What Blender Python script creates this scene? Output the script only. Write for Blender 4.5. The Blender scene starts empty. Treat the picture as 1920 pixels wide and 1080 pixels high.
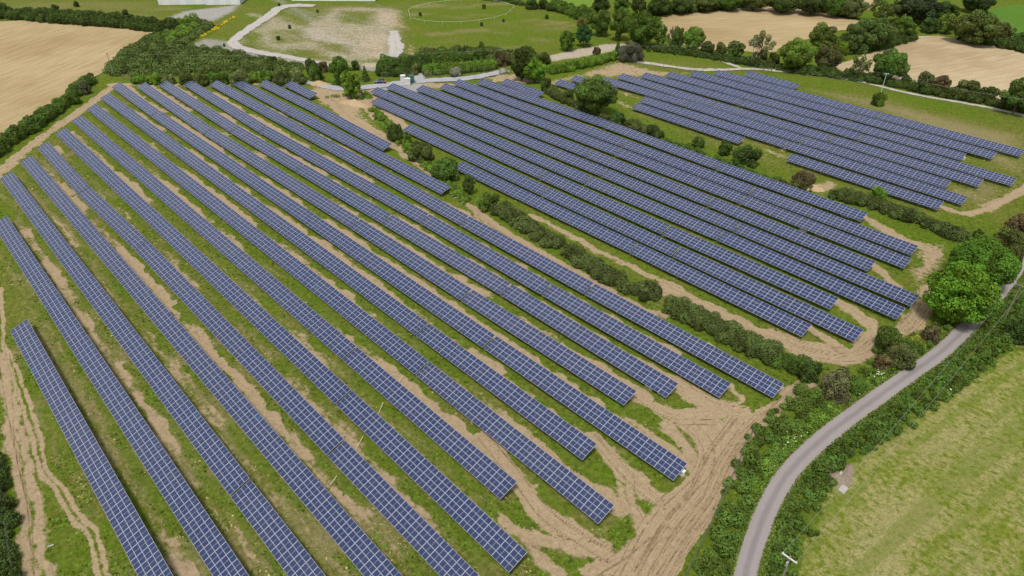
import bpy, bmesh, math, random
import numpy as np

# ------------------------------------------------------------------ camera, world, sun, exposure
C = bpy.data.collections.new('solar_farm'); bpy.context.scene.collection.children.link(C)
SC = bpy.context.scene
FPX, CAMH = 1300.0, 82.0
PITCH = math.atan(875 / FPX)
cam = bpy.data.cameras.new('camera'); camo = bpy.data.objects.new('camera', cam); C.objects.link(camo)
cam.sensor_width = 36; cam.lens = 36 * FPX / 1920; cam.clip_end = 6000; cam.clip_start = 1
camo.location = (0, 0, CAMH); camo.rotation_euler = (math.pi / 2 - PITCH, 0, 0)
SC.camera = camo
SUN_EL, SUN_AZ = math.radians(66), math.radians(200)      # azimuth clockwise from +Y
w = bpy.data.worlds.new('World'); SC.world = w; w.use_nodes = True
nt = w.node_tree; bg = nt.nodes['Background']
sky = nt.nodes.new('ShaderNodeTexSky'); sky.sky_type = 'NISHITA'; sky.sun_disc = False
sky.sun_elevation = SUN_EL; sky.sun_rotation = SUN_AZ; sky.dust_density = 3.0; sky.air_density = 1.0
hs = nt.nodes.new('ShaderNodeHueSaturation'); hs.inputs['Saturation'].default_value = 0.30
nt.links.new(sky.outputs[0], hs.inputs['Color']); # broken cloud over the blue
tc = nt.nodes.new('ShaderNodeTexCoord'); cn = nt.nodes.new('ShaderNodeTexNoise'); cn.inputs['Scale'].default_value = 2.6; cn.inputs['Detail'].default_value = 5
nt.links.new(tc.outputs['Generated'], cn.inputs['Vector']); cr = nt.nodes.new('ShaderNodeMapRange'); cr.interpolation_type = 'SMOOTHSTEP'
cr.inputs[1].default_value = .38; cr.inputs[2].default_value = .66; nt.links.new(cn.outputs['Fac'], cr.inputs[0])
cm = nt.nodes.new('ShaderNodeMix'); cm.data_type = 'RGBA'; cm.inputs[7].default_value = (5.6, 5.7, 6.0, 1)
nt.links.new(cr.outputs[0], cm.inputs['Factor']); nt.links.new(hs.outputs[0], cm.inputs[6]); nt.links.new(cm.outputs[2], bg.inputs['Color'])
bg.inputs['Strength'].default_value = 0.105
sl = bpy.data.lights.new('sun', 'SUN'); sl.energy = 2.5; sl.angle = math.radians(14); sl.color = (1.0, 0.96, 0.9)
so = bpy.data.objects.new('sun', sl); C.objects.link(so)
so.rotation_euler = (math.pi / 2 - SUN_EL, 0, math.pi - SUN_AZ); so.location = (-40, -60, 150)
SC.view_settings.view_transform = 'Standard'; SC.view_settings.look = 'None'
SC.view_settings.exposure = 0.28; SC.view_settings.gamma = 1.0

# ------------------------------------------------------------------ geometry helpers
_c, _s = math.cos(PITCH), math.sin(PITCH)
RM = np.array([[1, 0, 0], [0, -_s, -_c], [0, _c, -_s]])
def G(px, py, z=0.0):
    "the point of the level z that the photograph (1920 x 1080) shows at a pixel"
    px = np.asarray(px, float); py = np.asarray(py, float)
    d = np.stack([(px - 960) / FPX, (py - 540) / FPX, np.ones_like(px)], -1) @ RM
    t = (z - CAMH) / d[..., 2]
    return d * t[..., None] + np.array([0, 0, CAMH])
def GP(pts, z=0.0):
    a = np.array(pts, float); return G(a[:, 0], a[:, 1], z)
def depth(p):
    return float(((np.asarray(p) - [0, 0, CAMH]) @ RM.T)[2])
rng = np.random.default_rng(7); random.seed(7)

def mk_mesh(name, V, F, mats, midx=None, tint=None, smooth=False):
    V = np.asarray(V, np.float32); me = bpy.data.meshes.new(name)
    if isinstance(F, np.ndarray):
        n, k = F.shape
        me.vertices.add(len(V)); me.vertices.foreach_set('co', V.ravel())
        me.loops.add(n * k); me.loops.foreach_set('vertex_index', F.astype(np.int32).ravel())
        me.polygons.add(n)
        me.polygons.foreach_set('loop_start', np.arange(0, n * k, k, dtype=np.int32))
        me.polygons.foreach_set('loop_total', np.full(n, k, np.int32))
        me.update(calc_edges=True)
    else:
        me.from_pydata(V.tolist(), [], F); me.update()
    for m in (mats if isinstance(mats, (list, tuple)) else [mats]): me.materials.append(m)
    nf = len(me.polygons)
    if midx is not None: me.polygons.foreach_set('material_index', np.asarray(midx, np.int32))
    if tint is not None:
        a = me.attributes.new('tint', 'FLOAT', 'FACE'); a.data.foreach_set('value', np.asarray(tint, np.float32))
    if smooth: me.polygons.foreach_set('use_smooth', np.ones(nf, bool))
    return me
def link(name, me, parent=None, loc=None, rotz=None, color=None):
    o = bpy.data.objects.new(name, me); C.objects.link(o)
    if parent is not None: o.parent = parent
    if loc is not None: o.location = loc
    if rotz is not None: o.rotation_euler = (0, 0, rotz)
    if color is not None: o.color = (*color, 1)
    return o
def tag(o, label, cat, group=None):
    o['label'] = label; o['category'] = cat
    if group: o['group'] = group
    return o
def struct(o, kind='structure'):
    o['kind'] = kind; return o
class MB:
    "collects boxes, tubes and prisms into ONE mesh"
    def __init__(s): s.V = []; s.F = []; s.M = []
    def add(s, V, F, m=0):
        b = len(s.V); s.V += [tuple(map(float, v)) for v in V]
        s.F += [tuple(b + i for i in f) for f in F]; s.M += [m] * len(F); return s
    def box(s, x0, x1, y0, y1, z0, z1, m=0):
        V = [(x, y, z) for z in (z0, z1) for x, y in ((x0, y0), (x1, y0), (x1, y1), (x0, y1))]
        return s.add(V, [(3, 2, 1, 0), (4, 5, 6, 7), (0, 1, 5, 4), (1, 2, 6, 5), (2, 3, 7, 6), (3, 0, 4, 7)], m)
    def tube(s, pts, r, n=6, m=0):
        pts = [np.array(p, float) for p in pts]
        r = r if isinstance(r, (list, tuple)) else [r] * len(pts)
        V = []; F = []
        for i, p in enumerate(pts):
            t = pts[min(i + 1, len(pts) - 1)] - pts[max(i - 1, 0)]; t /= np.linalg.norm(t) + 1e-9
            a = np.cross(t, (0, 0, 1) if abs(t[2]) < .9 else (1, 0, 0)); a /= np.linalg.norm(a); b = np.cross(t, a)
            for k in range(n):
                q = 2 * math.pi * k / n; V.append(p + r[i] * (a * math.cos(q) + b * math.sin(q)))
        for i in range(len(pts) - 1):
            for k in range(n):
                F.append((i * n + k, i * n + (k + 1) % n, (i + 1) * n + (k + 1) % n, (i + 1) * n + k))
        F.append(tuple(range(n))[::-1]); F.append(tuple((len(pts) - 1) * n + k for k in range(n)))
        return s.add(V, F, m)
    def prism(s, prof, y0, y1, m=0):
        "profile of (x, z) pulled along y"
        n = len(prof); V = [(x, y0, z) for x, z in prof] + [(x, y1, z) for x, z in prof]
        F = [tuple(range(n)), tuple(range(2 * n - 1, n - 1, -1))] + [(k, k + n, (k + 1) % n + n, (k + 1) % n) for k in range(n)]
        return s.add(V, F, m)
    def mesh(s, name, mats, bevel=0, smooth=False):
        me = mk_mesh(name, np.array(s.V), s.F, mats, s.M)
        bm = bmesh.new(); bm.from_mesh(me); bmesh.ops.recalc_face_normals(bm, faces=bm.faces)
        if bevel: bmesh.ops.bevel(bm, geom=bm.edges[:], offset=bevel, segments=1, affect='EDGES')
        bm.to_mesh(me); bm.free()
        if smooth:
            for p in me.polygons: p.use_smooth = True
        return me
    def build(s, name, mats, parent=None, **k):
        be = k.pop('bevel', 0); sm = k.pop('smooth', False)
        return link(name, s.mesh(name, mats, be, sm), parent, **k)
def empty(name, loc, rotz=0):
    o = bpy.data.objects.new(name, None); C.objects.link(o); o.location = loc; o.rotation_euler = (0, 0, rotz)
    o.empty_display_size = .5; return o

def vnoise(x, y, seed=0):
    "smooth value noise in 0..1"
    xi = np.floor(x).astype(np.int64); yi = np.floor(y).astype(np.int64); fx = x - xi; fy = y - yi
    fx = fx * fx * (3 - 2 * fx); fy = fy * fy * (3 - 2 * fy)
    def h(a, b):
        n = (a * 374761393 + b * 668265263 + seed * 974634757) & 0x7fffffff
        n = ((n ^ (n >> 13)) * 1274126177) & 0x7fffffff
        return ((n ^ (n >> 16)) & 0xffff) / 65535.0
    return (h(xi, yi) * (1 - fx) + h(xi + 1, yi) * fx) * (1 - fy) + (h(xi, yi + 1) * (1 - fx) + h(xi + 1, yi + 1) * fx) * fy

# ------------------------------------------------------------------ materials
_m = G(1700, 880), G(1920, 985); MEADOW_DIR = math.atan2(_m[1][1] - _m[0][1], _m[1][0] - _m[0][0])
_r = G(1850, 690), G(1600, 870); ROAD_DIR = math.atan2(_r[1][1] - _r[0][1], _r[1][0] - _r[0][0])
class NT:
    def __init__(s, name):
        s.m = bpy.data.materials.new(name); s.m.use_nodes = True; s.t = s.m.node_tree
        s.b = s.t.nodes['Principled BSDF']; s.b.inputs['Roughness'].default_value = .9
        s.b.inputs['Specular IOR Level'].default_value = .15
    def n(s, typ, **k):
        d = s.t.nodes.new('ShaderNode' + typ)
        for a, v in k.items(): setattr(d, a, v)
        return d
    def l(s, a, b): s.t.links.new(a, b)
    def put(s, sock, v):
        if hasattr(v, 'is_output') or hasattr(v, 'links'): s.l(v, sock)
        else: sock.default_value = (*v, 1) if isinstance(v, tuple) and len(v) == 3 else v
    def attr(s, name): return s.n('Attribute', attribute_name=name).outputs['Fac']
    def math(s, op, a, b=0.0, c=None):
        d = s.n('Math', operation=op); s.put(d.inputs[0], a); s.put(d.inputs[1], b)
        if c is not None: s.put(d.inputs[2], c)
        return d.outputs[0]
    def mix(s, f, a, b, blend='MIX'):
        d = s.n('Mix', data_type='RGBA', blend_type=blend); s.put(d.inputs['Factor'], f)
        s.put(d.inputs[6], a); s.put(d.inputs[7], b); return d.outputs[2]
    def noise(s, scale, detail=3, vec=None, rough=.55, dist=0.0):
        d = s.n('TexNoise'); d.inputs['Scale'].default_value = scale; d.inputs['Detail'].default_value = detail
        d.inputs['Roughness'].default_value = rough; d.inputs['Distortion'].default_value = dist
        s.l(vec if vec is not None else s.co(), d.inputs['Vector']); return d.outputs['Fac']
    def co(s): return s.n('TexCoord').outputs['Object']
    def mapped(s, direction, scale):
        "coordinates along and across a direction on the ground (radians), each stretched"
        d = s.n('Mapping', vector_type='TEXTURE'); d.inputs['Rotation'].default_value = (0, 0, direction)
        d.inputs['Scale'].default_value = tuple(1 / k for k in scale); s.l(s.co(), d.inputs['Vector']); return d.outputs[0]
    def step(s, v, a, b):
        d = s.n('MapRange', interpolation_type='SMOOTHSTEP'); s.put(d.inputs[0], v)
        d.inputs[1].default_value = a; d.inputs[2].default_value = b; return d.outputs[0]
    def bump(s, h, strength=.5, dist=.1):
        d = s.n('Bump'); d.inputs['Strength'].default_value = strength; d.inputs['Distance'].default_value = dist
        s.l(h, d.inputs['Height']); s.l(d.outputs[0], s.b.inputs['Normal'])
    def base(s, c): s.put(s.b.inputs['Base Color'], c); return s
def plain(name, col, rough=.6, var=.12, scale=6, spec=.3, metal=0):
    t = NT(name); n = t.noise(scale, 4)
    t.base(t.mix(n, tuple(c * (1 - var) for c in col), tuple(min(1, c * (1 + var)) for c in col)))
    t.b.inputs['Roughness'].default_value = rough; t.b.inputs['Specular IOR Level'].default_value = spec
    t.b.inputs['Metallic'].default_value = metal; return t.m

def ground_material():
    t = NT('farm_ground')
    big = t.noise(.045, 3); mid = t.noise(.30, 5, rough=.6); fine0 = t.noise(1.1, 6, rough=.72); tiny0 = t.noise(4.5, 4, rough=.75)
    fine = t.step(fine0, .30, .70); tiny = t.step(tiny0, .30, .70)
    rows = t.mapped(-math.radians(47.2), (.22, 1.5, 1)); streak = t.noise(.9, 5, vec=rows, rough=.65)
    clump = t.step(t.noise(.75, 5, rough=.7, dist=.6), .36, .64)
    lush = t.mix(fine, (.046, .084, .006), (.160, .205, .024)); lush = t.mix(t.math('MULTIPLY', clump, .55), lush, t.mix(tiny, (.054, .106, .007), (.120, .188, .016)))
    olive = t.mix(fine, (.088, .096, .015), (.215, .208, .050)); olive = t.mix(t.math('MULTIPLY', clump, .5), olive, t.mix(tiny, (.070, .098, .010), (.140, .165, .026)))
    straw = t.mix(tiny, (.165, .130, .062), (.37, .305, .175))
    dry = t.attr('dry'); green = t.attr('green'); keep = t.math('SUBTRACT', 1.0, t.math('MULTIPLY', green, .85))
    v1 = t.math('ADD', t.math('ADD', big, t.math('MULTIPLY', mid, .9)), t.math('MULTIPLY', dry, .5))
    f1 = t.math('MULTIPLY', t.step(v1, .80, 1.30), keep)
    g = t.mix(f1, lush, olive)
    f2 = t.math('ADD', t.math('MULTIPLY', dry, .55), t.math('ADD', t.math('MULTIPLY', fine0, .55), t.math('MULTIPLY', streak, .70)))
    f2 = t.math('MULTIPLY', t.step(f2, .78, 1.18), keep)
    g = t.mix(t.math('MULTIPLY', f2, .72), g, straw)
    g = t.mix(t.math('MULTIPLY', t.step(t.noise(.55, 4, rough=.7), .58, .72), .55), g, (.050, .080, .012))
    g = t.mix(t.math('MULTIPLY', t.step(streak, .54, .68), .60), g, t.mix(tiny, (.050, .085, .012), (.085, .130, .020)))
    # mown meadow by the road: straw lying in streaks on yellow-green grass
    sw = t.noise(1.0, 2, vec=t.mapped(ROAD_DIR, (.012, .42, 1))); mv = t.mapped(MEADOW_DIR, (.50, 1.5, 1)); ms = t.noise(1.0, 7, vec=mv, rough=.75); mb = t.noise(.12, 4)
    mead = t.mix(fine, (.100, .138, .010), (.245, .258, .046)); mead = t.mix(t.math('MULTIPLY', clump, .60), mead, t.mix(fine, (.085, .135, .009), (.165, .210, .022)))
    mf = t.step(t.math('ADD', ms, t.math('ADD', t.math('MULTIPLY', mb, .50), t.math('ADD', t.math('MULTIPLY', dry, .20), t.math('MULTIPLY', t.math('SUBTRACT', fine0, .5), .9)))), .62, .94)
    mead = t.mix(t.math('MULTIPLY', mf, .62), mead, t.mix(tiny, (.20, .170, .070), (.52, .44, .24)))
    mead = t.mix(t.math('MULTIPLY', t.step(sw, .50, .58), .45), mead, (.125, .170, .020)); mead = t.mix(t.math('MULTIPLY', t.step(sw, .42, .36), .35), mead, (.30, .275, .11))
    g = t.mix(t.step(t.math('ADD', t.attr('meadow'), t.math('MULTIPLY', t.math('SUBTRACT', fine0, .5), .9)), .35, .65), g, mead)
    # bare earth
    sn = t.math('SUBTRACT', t.math('ADD', t.math('MULTIPLY', fine0, .65), t.math('MULTIPLY', mid, .35)), .5)
    soilf = t.step(t.math('ADD', t.attr('soil'), t.math('ADD', t.math('MULTIPLY', sn, 1.7), t.math('MULTIPLY', t.math('SUBTRACT', streak, .5), 1.1))), .32, .72)
    soil = t.mix(fine, (.255, .184, .108), (.405, .308, .186))
    soil = t.mix(t.math('MULTIPLY', t.step(mid, .42, .62), .35), soil, (.37, .275, .17))
    soil = t.mix(t.math('MULTIPLY', tiny, .48), soil, (.455, .36, .228))
    soil = t.mix(t.math('MULTIPLY', t.step(t.noise(2.6, 5, rough=.75), .54, .68), .68), soil, (.19, .132, .070))
    rutf = t.step(t.math('ADD', t.attr('rut'), t.math('MULTIPLY', t.math('SUBTRACT', fine0, .5), 1.1)), .30, .75)
    rutf = t.math('MULTIPLY', rutf, t.step(t.noise(.5, 4, rough=.7), .28, .52))
    soil = t.mix(t.math('MULTIPLY', rutf, .85), soil, t.mix(tiny, (.10, .062, .028), (.22, .15, .082)))
    g = t.mix(soilf, g, soil)
    gravel = t.mix(tiny, (.25, .24, .235), (.43, .415, .40)); gravel = t.mix(t.math('MULTIPLY', clump, .35), gravel, (.30, .265, .21))
    g = t.mix(t.math('MULTIPLY', t.step(t.math('ADD', t.attr('gravel'), t.math('MULTIPLY', sn, 1.3)), .15, .85), .92), g, gravel)
    pale = t.mix(fine, (.33, .275, .205), (.50, .435, .345))
    g = t.mix(t.math('MULTIPLY', t.step(t.math('ADD', t.attr('pale'), t.math('MULTIPLY', sn, 1.3)), .12, .88), .92), g, pale)
    t.base(g)
    h = t.math('ADD', t.math('ADD', fine0, t.math('MULTIPLY', tiny0, .5)), t.math('MULTIPLY', rutf, -.5))
    t.bump(h, 1.0, .30)
    t.b.inputs['Roughness'].default_value = 1; t.b.inputs['Specular IOR Level'].default_value = .03
    return t.m
def stubble_material(name, ang, a=(.285, .208, .105), b=(.42, .325, .185)):
    t = NT(name); v = t.mapped(ang, (.12, 1.0, 1)); s1 = t.noise(.55, 4, vec=v, rough=.6)
    v2 = t.mapped(ang, (.06, 2.4, 1)); s2 = t.noise(.9, 3, vec=v2)
    big = t.noise(.018, 3); fine = t.noise(1.6, 4, rough=.7)
    f = t.math('ADD', t.math('MULTIPLY', s1, .5), t.math('ADD', t.math('MULTIPLY', s2, .3), t.math('MULTIPLY', fine, .35)))
    f = t.step(t.math('ADD', f, t.math('MULTIPLY', t.math('SUBTRACT', big, .5), .55)), .40, .74)
    t.base(t.mix(f, a, b)); t.bump(fine, .5, .15); t.b.inputs['Roughness'].default_value = 1
    t.b.inputs['Specular IOR Level'].default_value = .05; return t.m
def road_material():
    t = NT('worn_asphalt'); u = t.attr('across'); fine = t.noise(5, 5, rough=.7); mid = t.noise(.5, 4)
    n = t.math('MULTIPLY', t.math('SUBTRACT', mid, .5), .25)
    d = t.math('ABSOLUTE', t.math('ADD', u, n))
    c = t.mix(fine, (.215, .188, .182), (.33, .295, .285))
    cen = t.math('SUBTRACT', 1.0, t.step(d, .06, .42))
    c = t.mix(t.math('MULTIPLY', cen, .48), c, t.mix(fine, (.10, .092, .10), (.165, .15, .155)))
    edge = t.step(d, .80, 1.0)
    c = t.mix(t.math('MULTIPLY', edge, .55), c, (.20, .15, .085))
    t.base(c); t.bump(fine, .3, .02); t.b.inputs['Roughness'].default_value = .85; return t.m
def track_material(name, a, b):
    t = NT(name); u = t.attr('across'); fine = t.noise(4, 5, rough=.7); mid = t.noise(.25, 4)
    c = t.mix(fine, a, b); c = t.mix(t.math('MULTIPLY', t.step(mid, .45, .7), .45), c, tuple(x * .72 for x in a))
    d = t.math('ABSOLUTE', u); t1 = t.math('SUBTRACT', 1.0, t.step(t.math('ABSOLUTE', t.math('SUBTRACT', d, .45)), .1, .3))
    c = t.mix(t.math('MULTIPLY', t1, .35), c, b)
    t.base(c); t.bump(fine, .5, .04); t.b.inputs['Roughness'].default_value = .95; return t.m
def leaf_material():
    t = NT('leaves'); tint = t.attr('tint'); oi = t.n('ObjectInfo')
    c = t.mix(t.step(tint, .0, 1.0), oi.outputs['Color'], oi.outputs['Color'])
    v = t.n('HueSaturation'); t.l(oi.outputs['Color'], v.inputs['Color']); geo = t.n('NewGeometry').outputs['Position']; wn = t.noise(.22, 3, vec=geo); wn2 = t.noise(.9, 3, vec=geo)
    t.l(t.math('ADD', t.math('ADD', .452, t.math('MULTIPLY', tint, .035)), t.math('MULTIPLY', wn, .052)), v.inputs['Hue'])
    t.l(t.math('MULTIPLY', t.math('ADD', .52, t.math('MULTIPLY', tint, 1.62)), t.math('ADD', .55, t.math('MULTIPLY', wn2, .9))), v.inputs['Value'])
    t.base(v.outputs[0]); t.b.inputs['Roughness'].default_value = .8; t.b.inputs['Specular IOR Level'].default_value = .04
    tr = t.n('BsdfTranslucent'); t.l(v.outputs[0], tr.inputs['Color'])
    mx = t.n('MixShader'); mx.inputs[0].default_value = .22
    t.l(t.b.outputs[0], mx.inputs[1]); t.l(tr.outputs[0], mx.inputs[2])
    t.l(mx.outputs[0], t.t.nodes['Material Output'].inputs['Surface']); return t.m
def glass_material():
    t = NT('panel_glass'); tint = t.attr('tint')
    c = t.mix(tint, (.017, .031, .092), (.040, .048, .098))
    c = t.mix(t.step(tint, .94, .99), c, (.030, .062, .125))
    wv = t.n('TexCoord').outputs['Object']
    t.base(c); t.b.inputs['Roughness'].default_value = .16; t.b.inputs['Specular IOR Level'].default_value = .5
    t.b.inputs['IOR'].default_value = 1.5
    return t.m
M = dict(ground=ground_material(), leaf=leaf_material(), glass=glass_material(), road=road_material(),
         frame=plain('aluminium_frame', (.50, .53, .61), .45, .06), steel=plain('galvanised_steel', (.35, .36, .37), .5, .15, metal=.6),
         track=track_material('crushed_stone', (.27, .27, .285), (.39, .39, .405)), lane=track_material('pale_lane', (.33, .285, .235), (.47, .425, .37)), quarry=track_material('quarry_stone', (.32, .295, .265), (.46, .43, .395)),
         bark=plain('bark', (.10, .075, .05), .9, .35, 9), post=plain('weathered_timber', (.20, .165, .12), .9, .3, 12),
         polewood=plain('pole_timber', (.26, .22, .17), .9, .25, 10), white=plain('white_paint', (.64, .64, .64), .45, .05),
         green=plain('green_paint', (.025, .115, .075), .4, .1), wire=plain('fence_wire', (.16, .20, .14), .5, .1, metal=.3),
         cable=plain('cable', (.30, .31, .30), .5, .05), tape=plain('white_tape', (.75, .75, .72), .6, .05),
         concrete=plain('concrete', (.36, .35, .32), .9, .18, 4), soil=plain('heaped_soil', (.40, .30, .175), 1, .3, 1.6, .05),
         darksoil=plain('dark_spoil', (.24, .19, .145), 1, .35, 2.5, .05), car=plain('dark_blue_car_paint', (.012, .018, .05), .25, .05, spec=.6),
         tyre=plain('tyre', (.015, .015, .015), .8, .1), rim=plain('rim', (.45, .45, .47), .3, .05, metal=.8),
         window=plain('dark_glass', (.02, .025, .03), .08, .05, spec=.7), red=plain('red_lens', (.45, .02, .02), .3, .05),
         lamp=plain('clear_lens', (.75, .75, .75), .2, .03), roof=plain('pale_roof_sheet', (.72, .73, .74), .5, .06, .4),
         wallp=plain('pale_cladding', (.66, .67, .69), .6, .08, .5), grey=plain('grey_metal', (.33, .34, .35), .5, .08),
         skin=plain('skin', (.50, .31, .22), .6, .05), pink=plain('pink_cloth', (.70, .14, .16), .85, .1), dark=plain('dark_cloth', (.03, .035, .05), .9, .1),
         hair=plain('brown_hair', (.05, .03, .02), .7, .1), bamboo=plain('pale_cane', (.62, .56, .40), .7, .1), bare=plain('bare_twigs', (.24, .21, .18), .9, .2, 5))

# ------------------------------------------------------------------ rows of solar tables as the photograph shows them (pixels of the upper edge)
LROWS = [((51, 598), (325, 1080), []), ((12.5, 404), (467.5, 1080), []), ((22.5, 321), (611, 1080), [(469, 897.5)]), ((59, 291), (755, 1080), []),
  ((90, 265), (900, 1080), [(167.5, 349), (277, 450.5), (646, 824)]), ((122.5, 239), (988.75, 1035), [(659, 731)]), ((152.5, 215.5), (969.5, 903), [(669, 650)]),
  ((179.5, 194), (1152, 947.5), [(805, 677.5)]), ((204, 174), (1119.5, 832), [(804, 606)]), ((225, 154), (1289, 869), [(299, 207), (930, 629)]),
  ((272, 154), (1194, 733), [(399, 240), (676, 410), (886, 542.5)]), ((312, 150.5), (1272.5, 719), [(447.5, 236), (571, 307.5), (735, 402.5), (959, 532)]),
  ((359, 150), (1371, 719), [(501, 236), (805, 401), (1035, 532)]), ((407, 150), (1470.5, 719.5), [(697.5, 305), (880, 405), (1115, 531)]),
  ((451, 149), (845, 349.5), [(550, 201)]), ((499, 150), (735, 270), [(602.5, 200)]), ((545.5, 151), (595.5, 175), [])]
MROWS = [((867, 302), (1522, 609), [(1197.5, 456)]), ((770, 232.5), (1619.5, 618), [(1030, 351), (1277.5, 462.5)]), ((709, 182.5), (1573, 559), [(1025, 320), (1257.5, 422.5)]),
  ((707.5, 163), (1698, 577.5), [(1109, 330), (1359, 432.5)]), ((737, 155.5), (1724, 554), [(1140, 316), (1390, 417.5)]), ((792.5, 159), (1642.5, 490), [(1111, 281), (1340, 370)]),
  ((836, 156), (1710, 485), [(1165, 277.5), (1400, 366)]), ((861, 148), (1722.5, 461), [(1177, 262), (1417.5, 350)]), ((905, 147), (1627.5, 399), [(1144, 227.5), (1355, 304)]),
  ((950, 147), (1021, 172.5), [])]
RROWS = [((1051, 148), (1150, 180), []), ((1196, 192.5), (1397, 257.5), []), ((1486, 287.5), (1770, 378), []), ((1080, 141), (1158, 164), []), ((1210, 180.5), (1815, 369), [(1480, 264)]),
  ((1136, 144), (1784.5, 339), [(1294, 189), (1509, 255)]), ((1167.5, 137), (1845, 336), [(1341, 189), (1564, 254)]), ((1211, 135.5), (1907, 334.5), [(1394, 186), (1619, 251)]),
  ((1257, 134), (1812.5, 288), [(1551, 215)]), ((1302.5, 132.5), (1870, 285.5), [(1604, 212.5)]), ((1347, 131), (1922, 281), [(1654, 211)]), ((1404, 133), (1500, 157.5), [])]
RROWNO = [1, 1, 1, 2, 2, 3, 4, 5, 6, 7, 8, 9]
TILT, PW, ZLOW = math.radians(19), 3.52, .9
ZHI = ZLOW + PW * math.sin(TILT); PD = PW * math.cos(TILT)
AZ = math.radians(137.2); U2 = np.array([math.sin(AZ), math.cos(AZ)]); N2 = np.array([math.cos(AZ), -math.sin(AZ)])

# ------------------------------------------------------------------ the ground: one sheet to the horizon, with where the earth is bare, dry or stony
ys = [-700., -250, -60, 0, 25, 36]; y = 42.0
while y < 425: ys.append(y); y += max(.30, .0031 * y)
ys += [440, 480, 560, 700, 1000, 1600, 2600, 4000]
ys = np.array(ys); NC = 880
half = np.where(ys < 42, np.maximum(60, -ys * 2.0 + 60), .77 * ys + 28); half = np.where(ys > 430, half * 1.6, half)
ext = np.array([15., 50, 150, 500, 1500, 4000]); gx = half[:, None] * np.linspace(-1, 1, NC)[None]
gx = np.concatenate([-half[:, None] - ext[::-1][None], gx, half[:, None] + ext[None]], 1); NC = gx.shape[1]
XY = np.stack([gx, np.repeat(ys[:, None], NC, 1)], -1).reshape(-1, 2)
NV = len(XY)
ATT = {k: np.zeros(NV, np.float32) for k in ('soil', 'rut', 'dry', 'green', 'gravel', 'pale', 'meadow')}
jit = np.stack([vnoise(XY[:, 0] / 2.3, XY[:, 1] / 2.3, 3) - .5, vnoise(XY[:, 0] / 2.3, XY[:, 1] / 2.3, 4) - .5], -1)
XJ = XY + jit * 1.3
def pline(att, pts, wd, val=1.0, soft=.6, world=False, q=None, op='max'):
    P = np.array(pts, float) if world else GP(pts)[:, :2]
    q = XJ if q is None else q; a = ATT[att]
    for A, B in zip(P[:-1], P[1:]):
        r = wd / 2 + soft
        sel = np.where((q[:, 0] > min(A[0], B[0]) - r) & (q[:, 0] < max(A[0], B[0]) + r) & (q[:, 1] > min(A[1], B[1]) - r) & (q[:, 1] < max(A[1], B[1]) + r))[0]
        if not len(sel): continue
        d = B - A; t = np.clip(((q[sel] - A) @ d) / (d @ d + 1e-9), 0, 1)
        ds = np.hypot(*(q[sel] - (A + t[:, None] * d)).T)
        v = val * np.clip((wd / 2 + soft - ds) / (2 * soft), 0, 1)
        a[sel] = np.maximum(a[sel], v) if op == 'max' else a[sel] * (1 - v)
def poly(att, pts, val=1.0, soft=1.5, op='max'):
    P = GP(pts)[:, :2]; a = ATT[att]; r = soft
    sel = np.where((XJ[:, 0] > P[:, 0].min() - r) & (XJ[:, 0] < P[:, 0].max() + r) & (XJ[:, 1] > P[:, 1].min() - r) & (XJ[:, 1] < P[:, 1].max() + r))[0]
    if not len(sel): return
    q = XJ[sel]; ins = np.zeros(len(q), bool); dm = np.full(len(q), 1e9)
    for A, B in zip(P, np.roll(P, -1, 0)):
        c = ((A[1] > q[:, 1]) != (B[1] > q[:, 1])) & (q[:, 0] < (B[0] - A[0]) * (q[:, 1] - A[1]) / (B[1] - A[1] + 1e-12) + A[0]); ins ^= c
        d = B - A; t = np.clip(((q - A) @ d) / (d @ d + 1e-9), 0, 1); dm = np.minimum(dm, np.hypot(*(q - (A + t[:, None] * d)).T))
    sd = np.where(ins, dm, -dm); v = val * np.clip((sd + soft) / (2 * soft), 0, 1)
    a[sel] = np.maximum(a[sel], v) if op == 'max' else a[sel] * (1 - v)
def smooth(pts, k=6):
    P = np.array(pts, float); out = []
    for i in range(len(P) - 1):
        p0, p1, p2, p3 = P[max(i - 1, 0)], P[i], P[i + 1], P[min(i + 2, len(P) - 1)]
        for j in range(k):
            t = j / k; out.append(.5 * ((2 * p1) + (p2 - p0) * t + (2 * p0 - 5 * p1 + 4 * p2 - p3) * t * t + (3 * p1 - p0 - 3 * p2 + p3) * t ** 3))
    out.append(P[-1]); return np.array(out)
def rutted(pts, wd, val=.95, ruts=2, gauge=.9, jitter=.25):
    "a vehicle track over earth with ruts pressed into it"
    P = smooth(GP(pts)[:, :2], 5); pline('soil', P, wd, val, .7, True)
    T = np.gradient(P, axis=0); T /= np.hypot(*T.T)[:, None] + 1e-9; N = np.stack([-T[:, 1], T[:, 0]], 1)
    for k in range(ruts + (4 if wd > 3 else 1)):
        off = (gauge * (-1 if k % 2 else 1) * (.8 + .6 * random.random()) + random.uniform(-1, 1) * jitter * wd)
        off = max(-wd / 2, min(wd / 2, off)); wob = np.cumsum(rng.normal(0, .05, len(P)))
        pline('rut', P + N * (off + wob)[:, None], .16, random.uniform(.6, 1), .17, True, q=XY)
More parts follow.
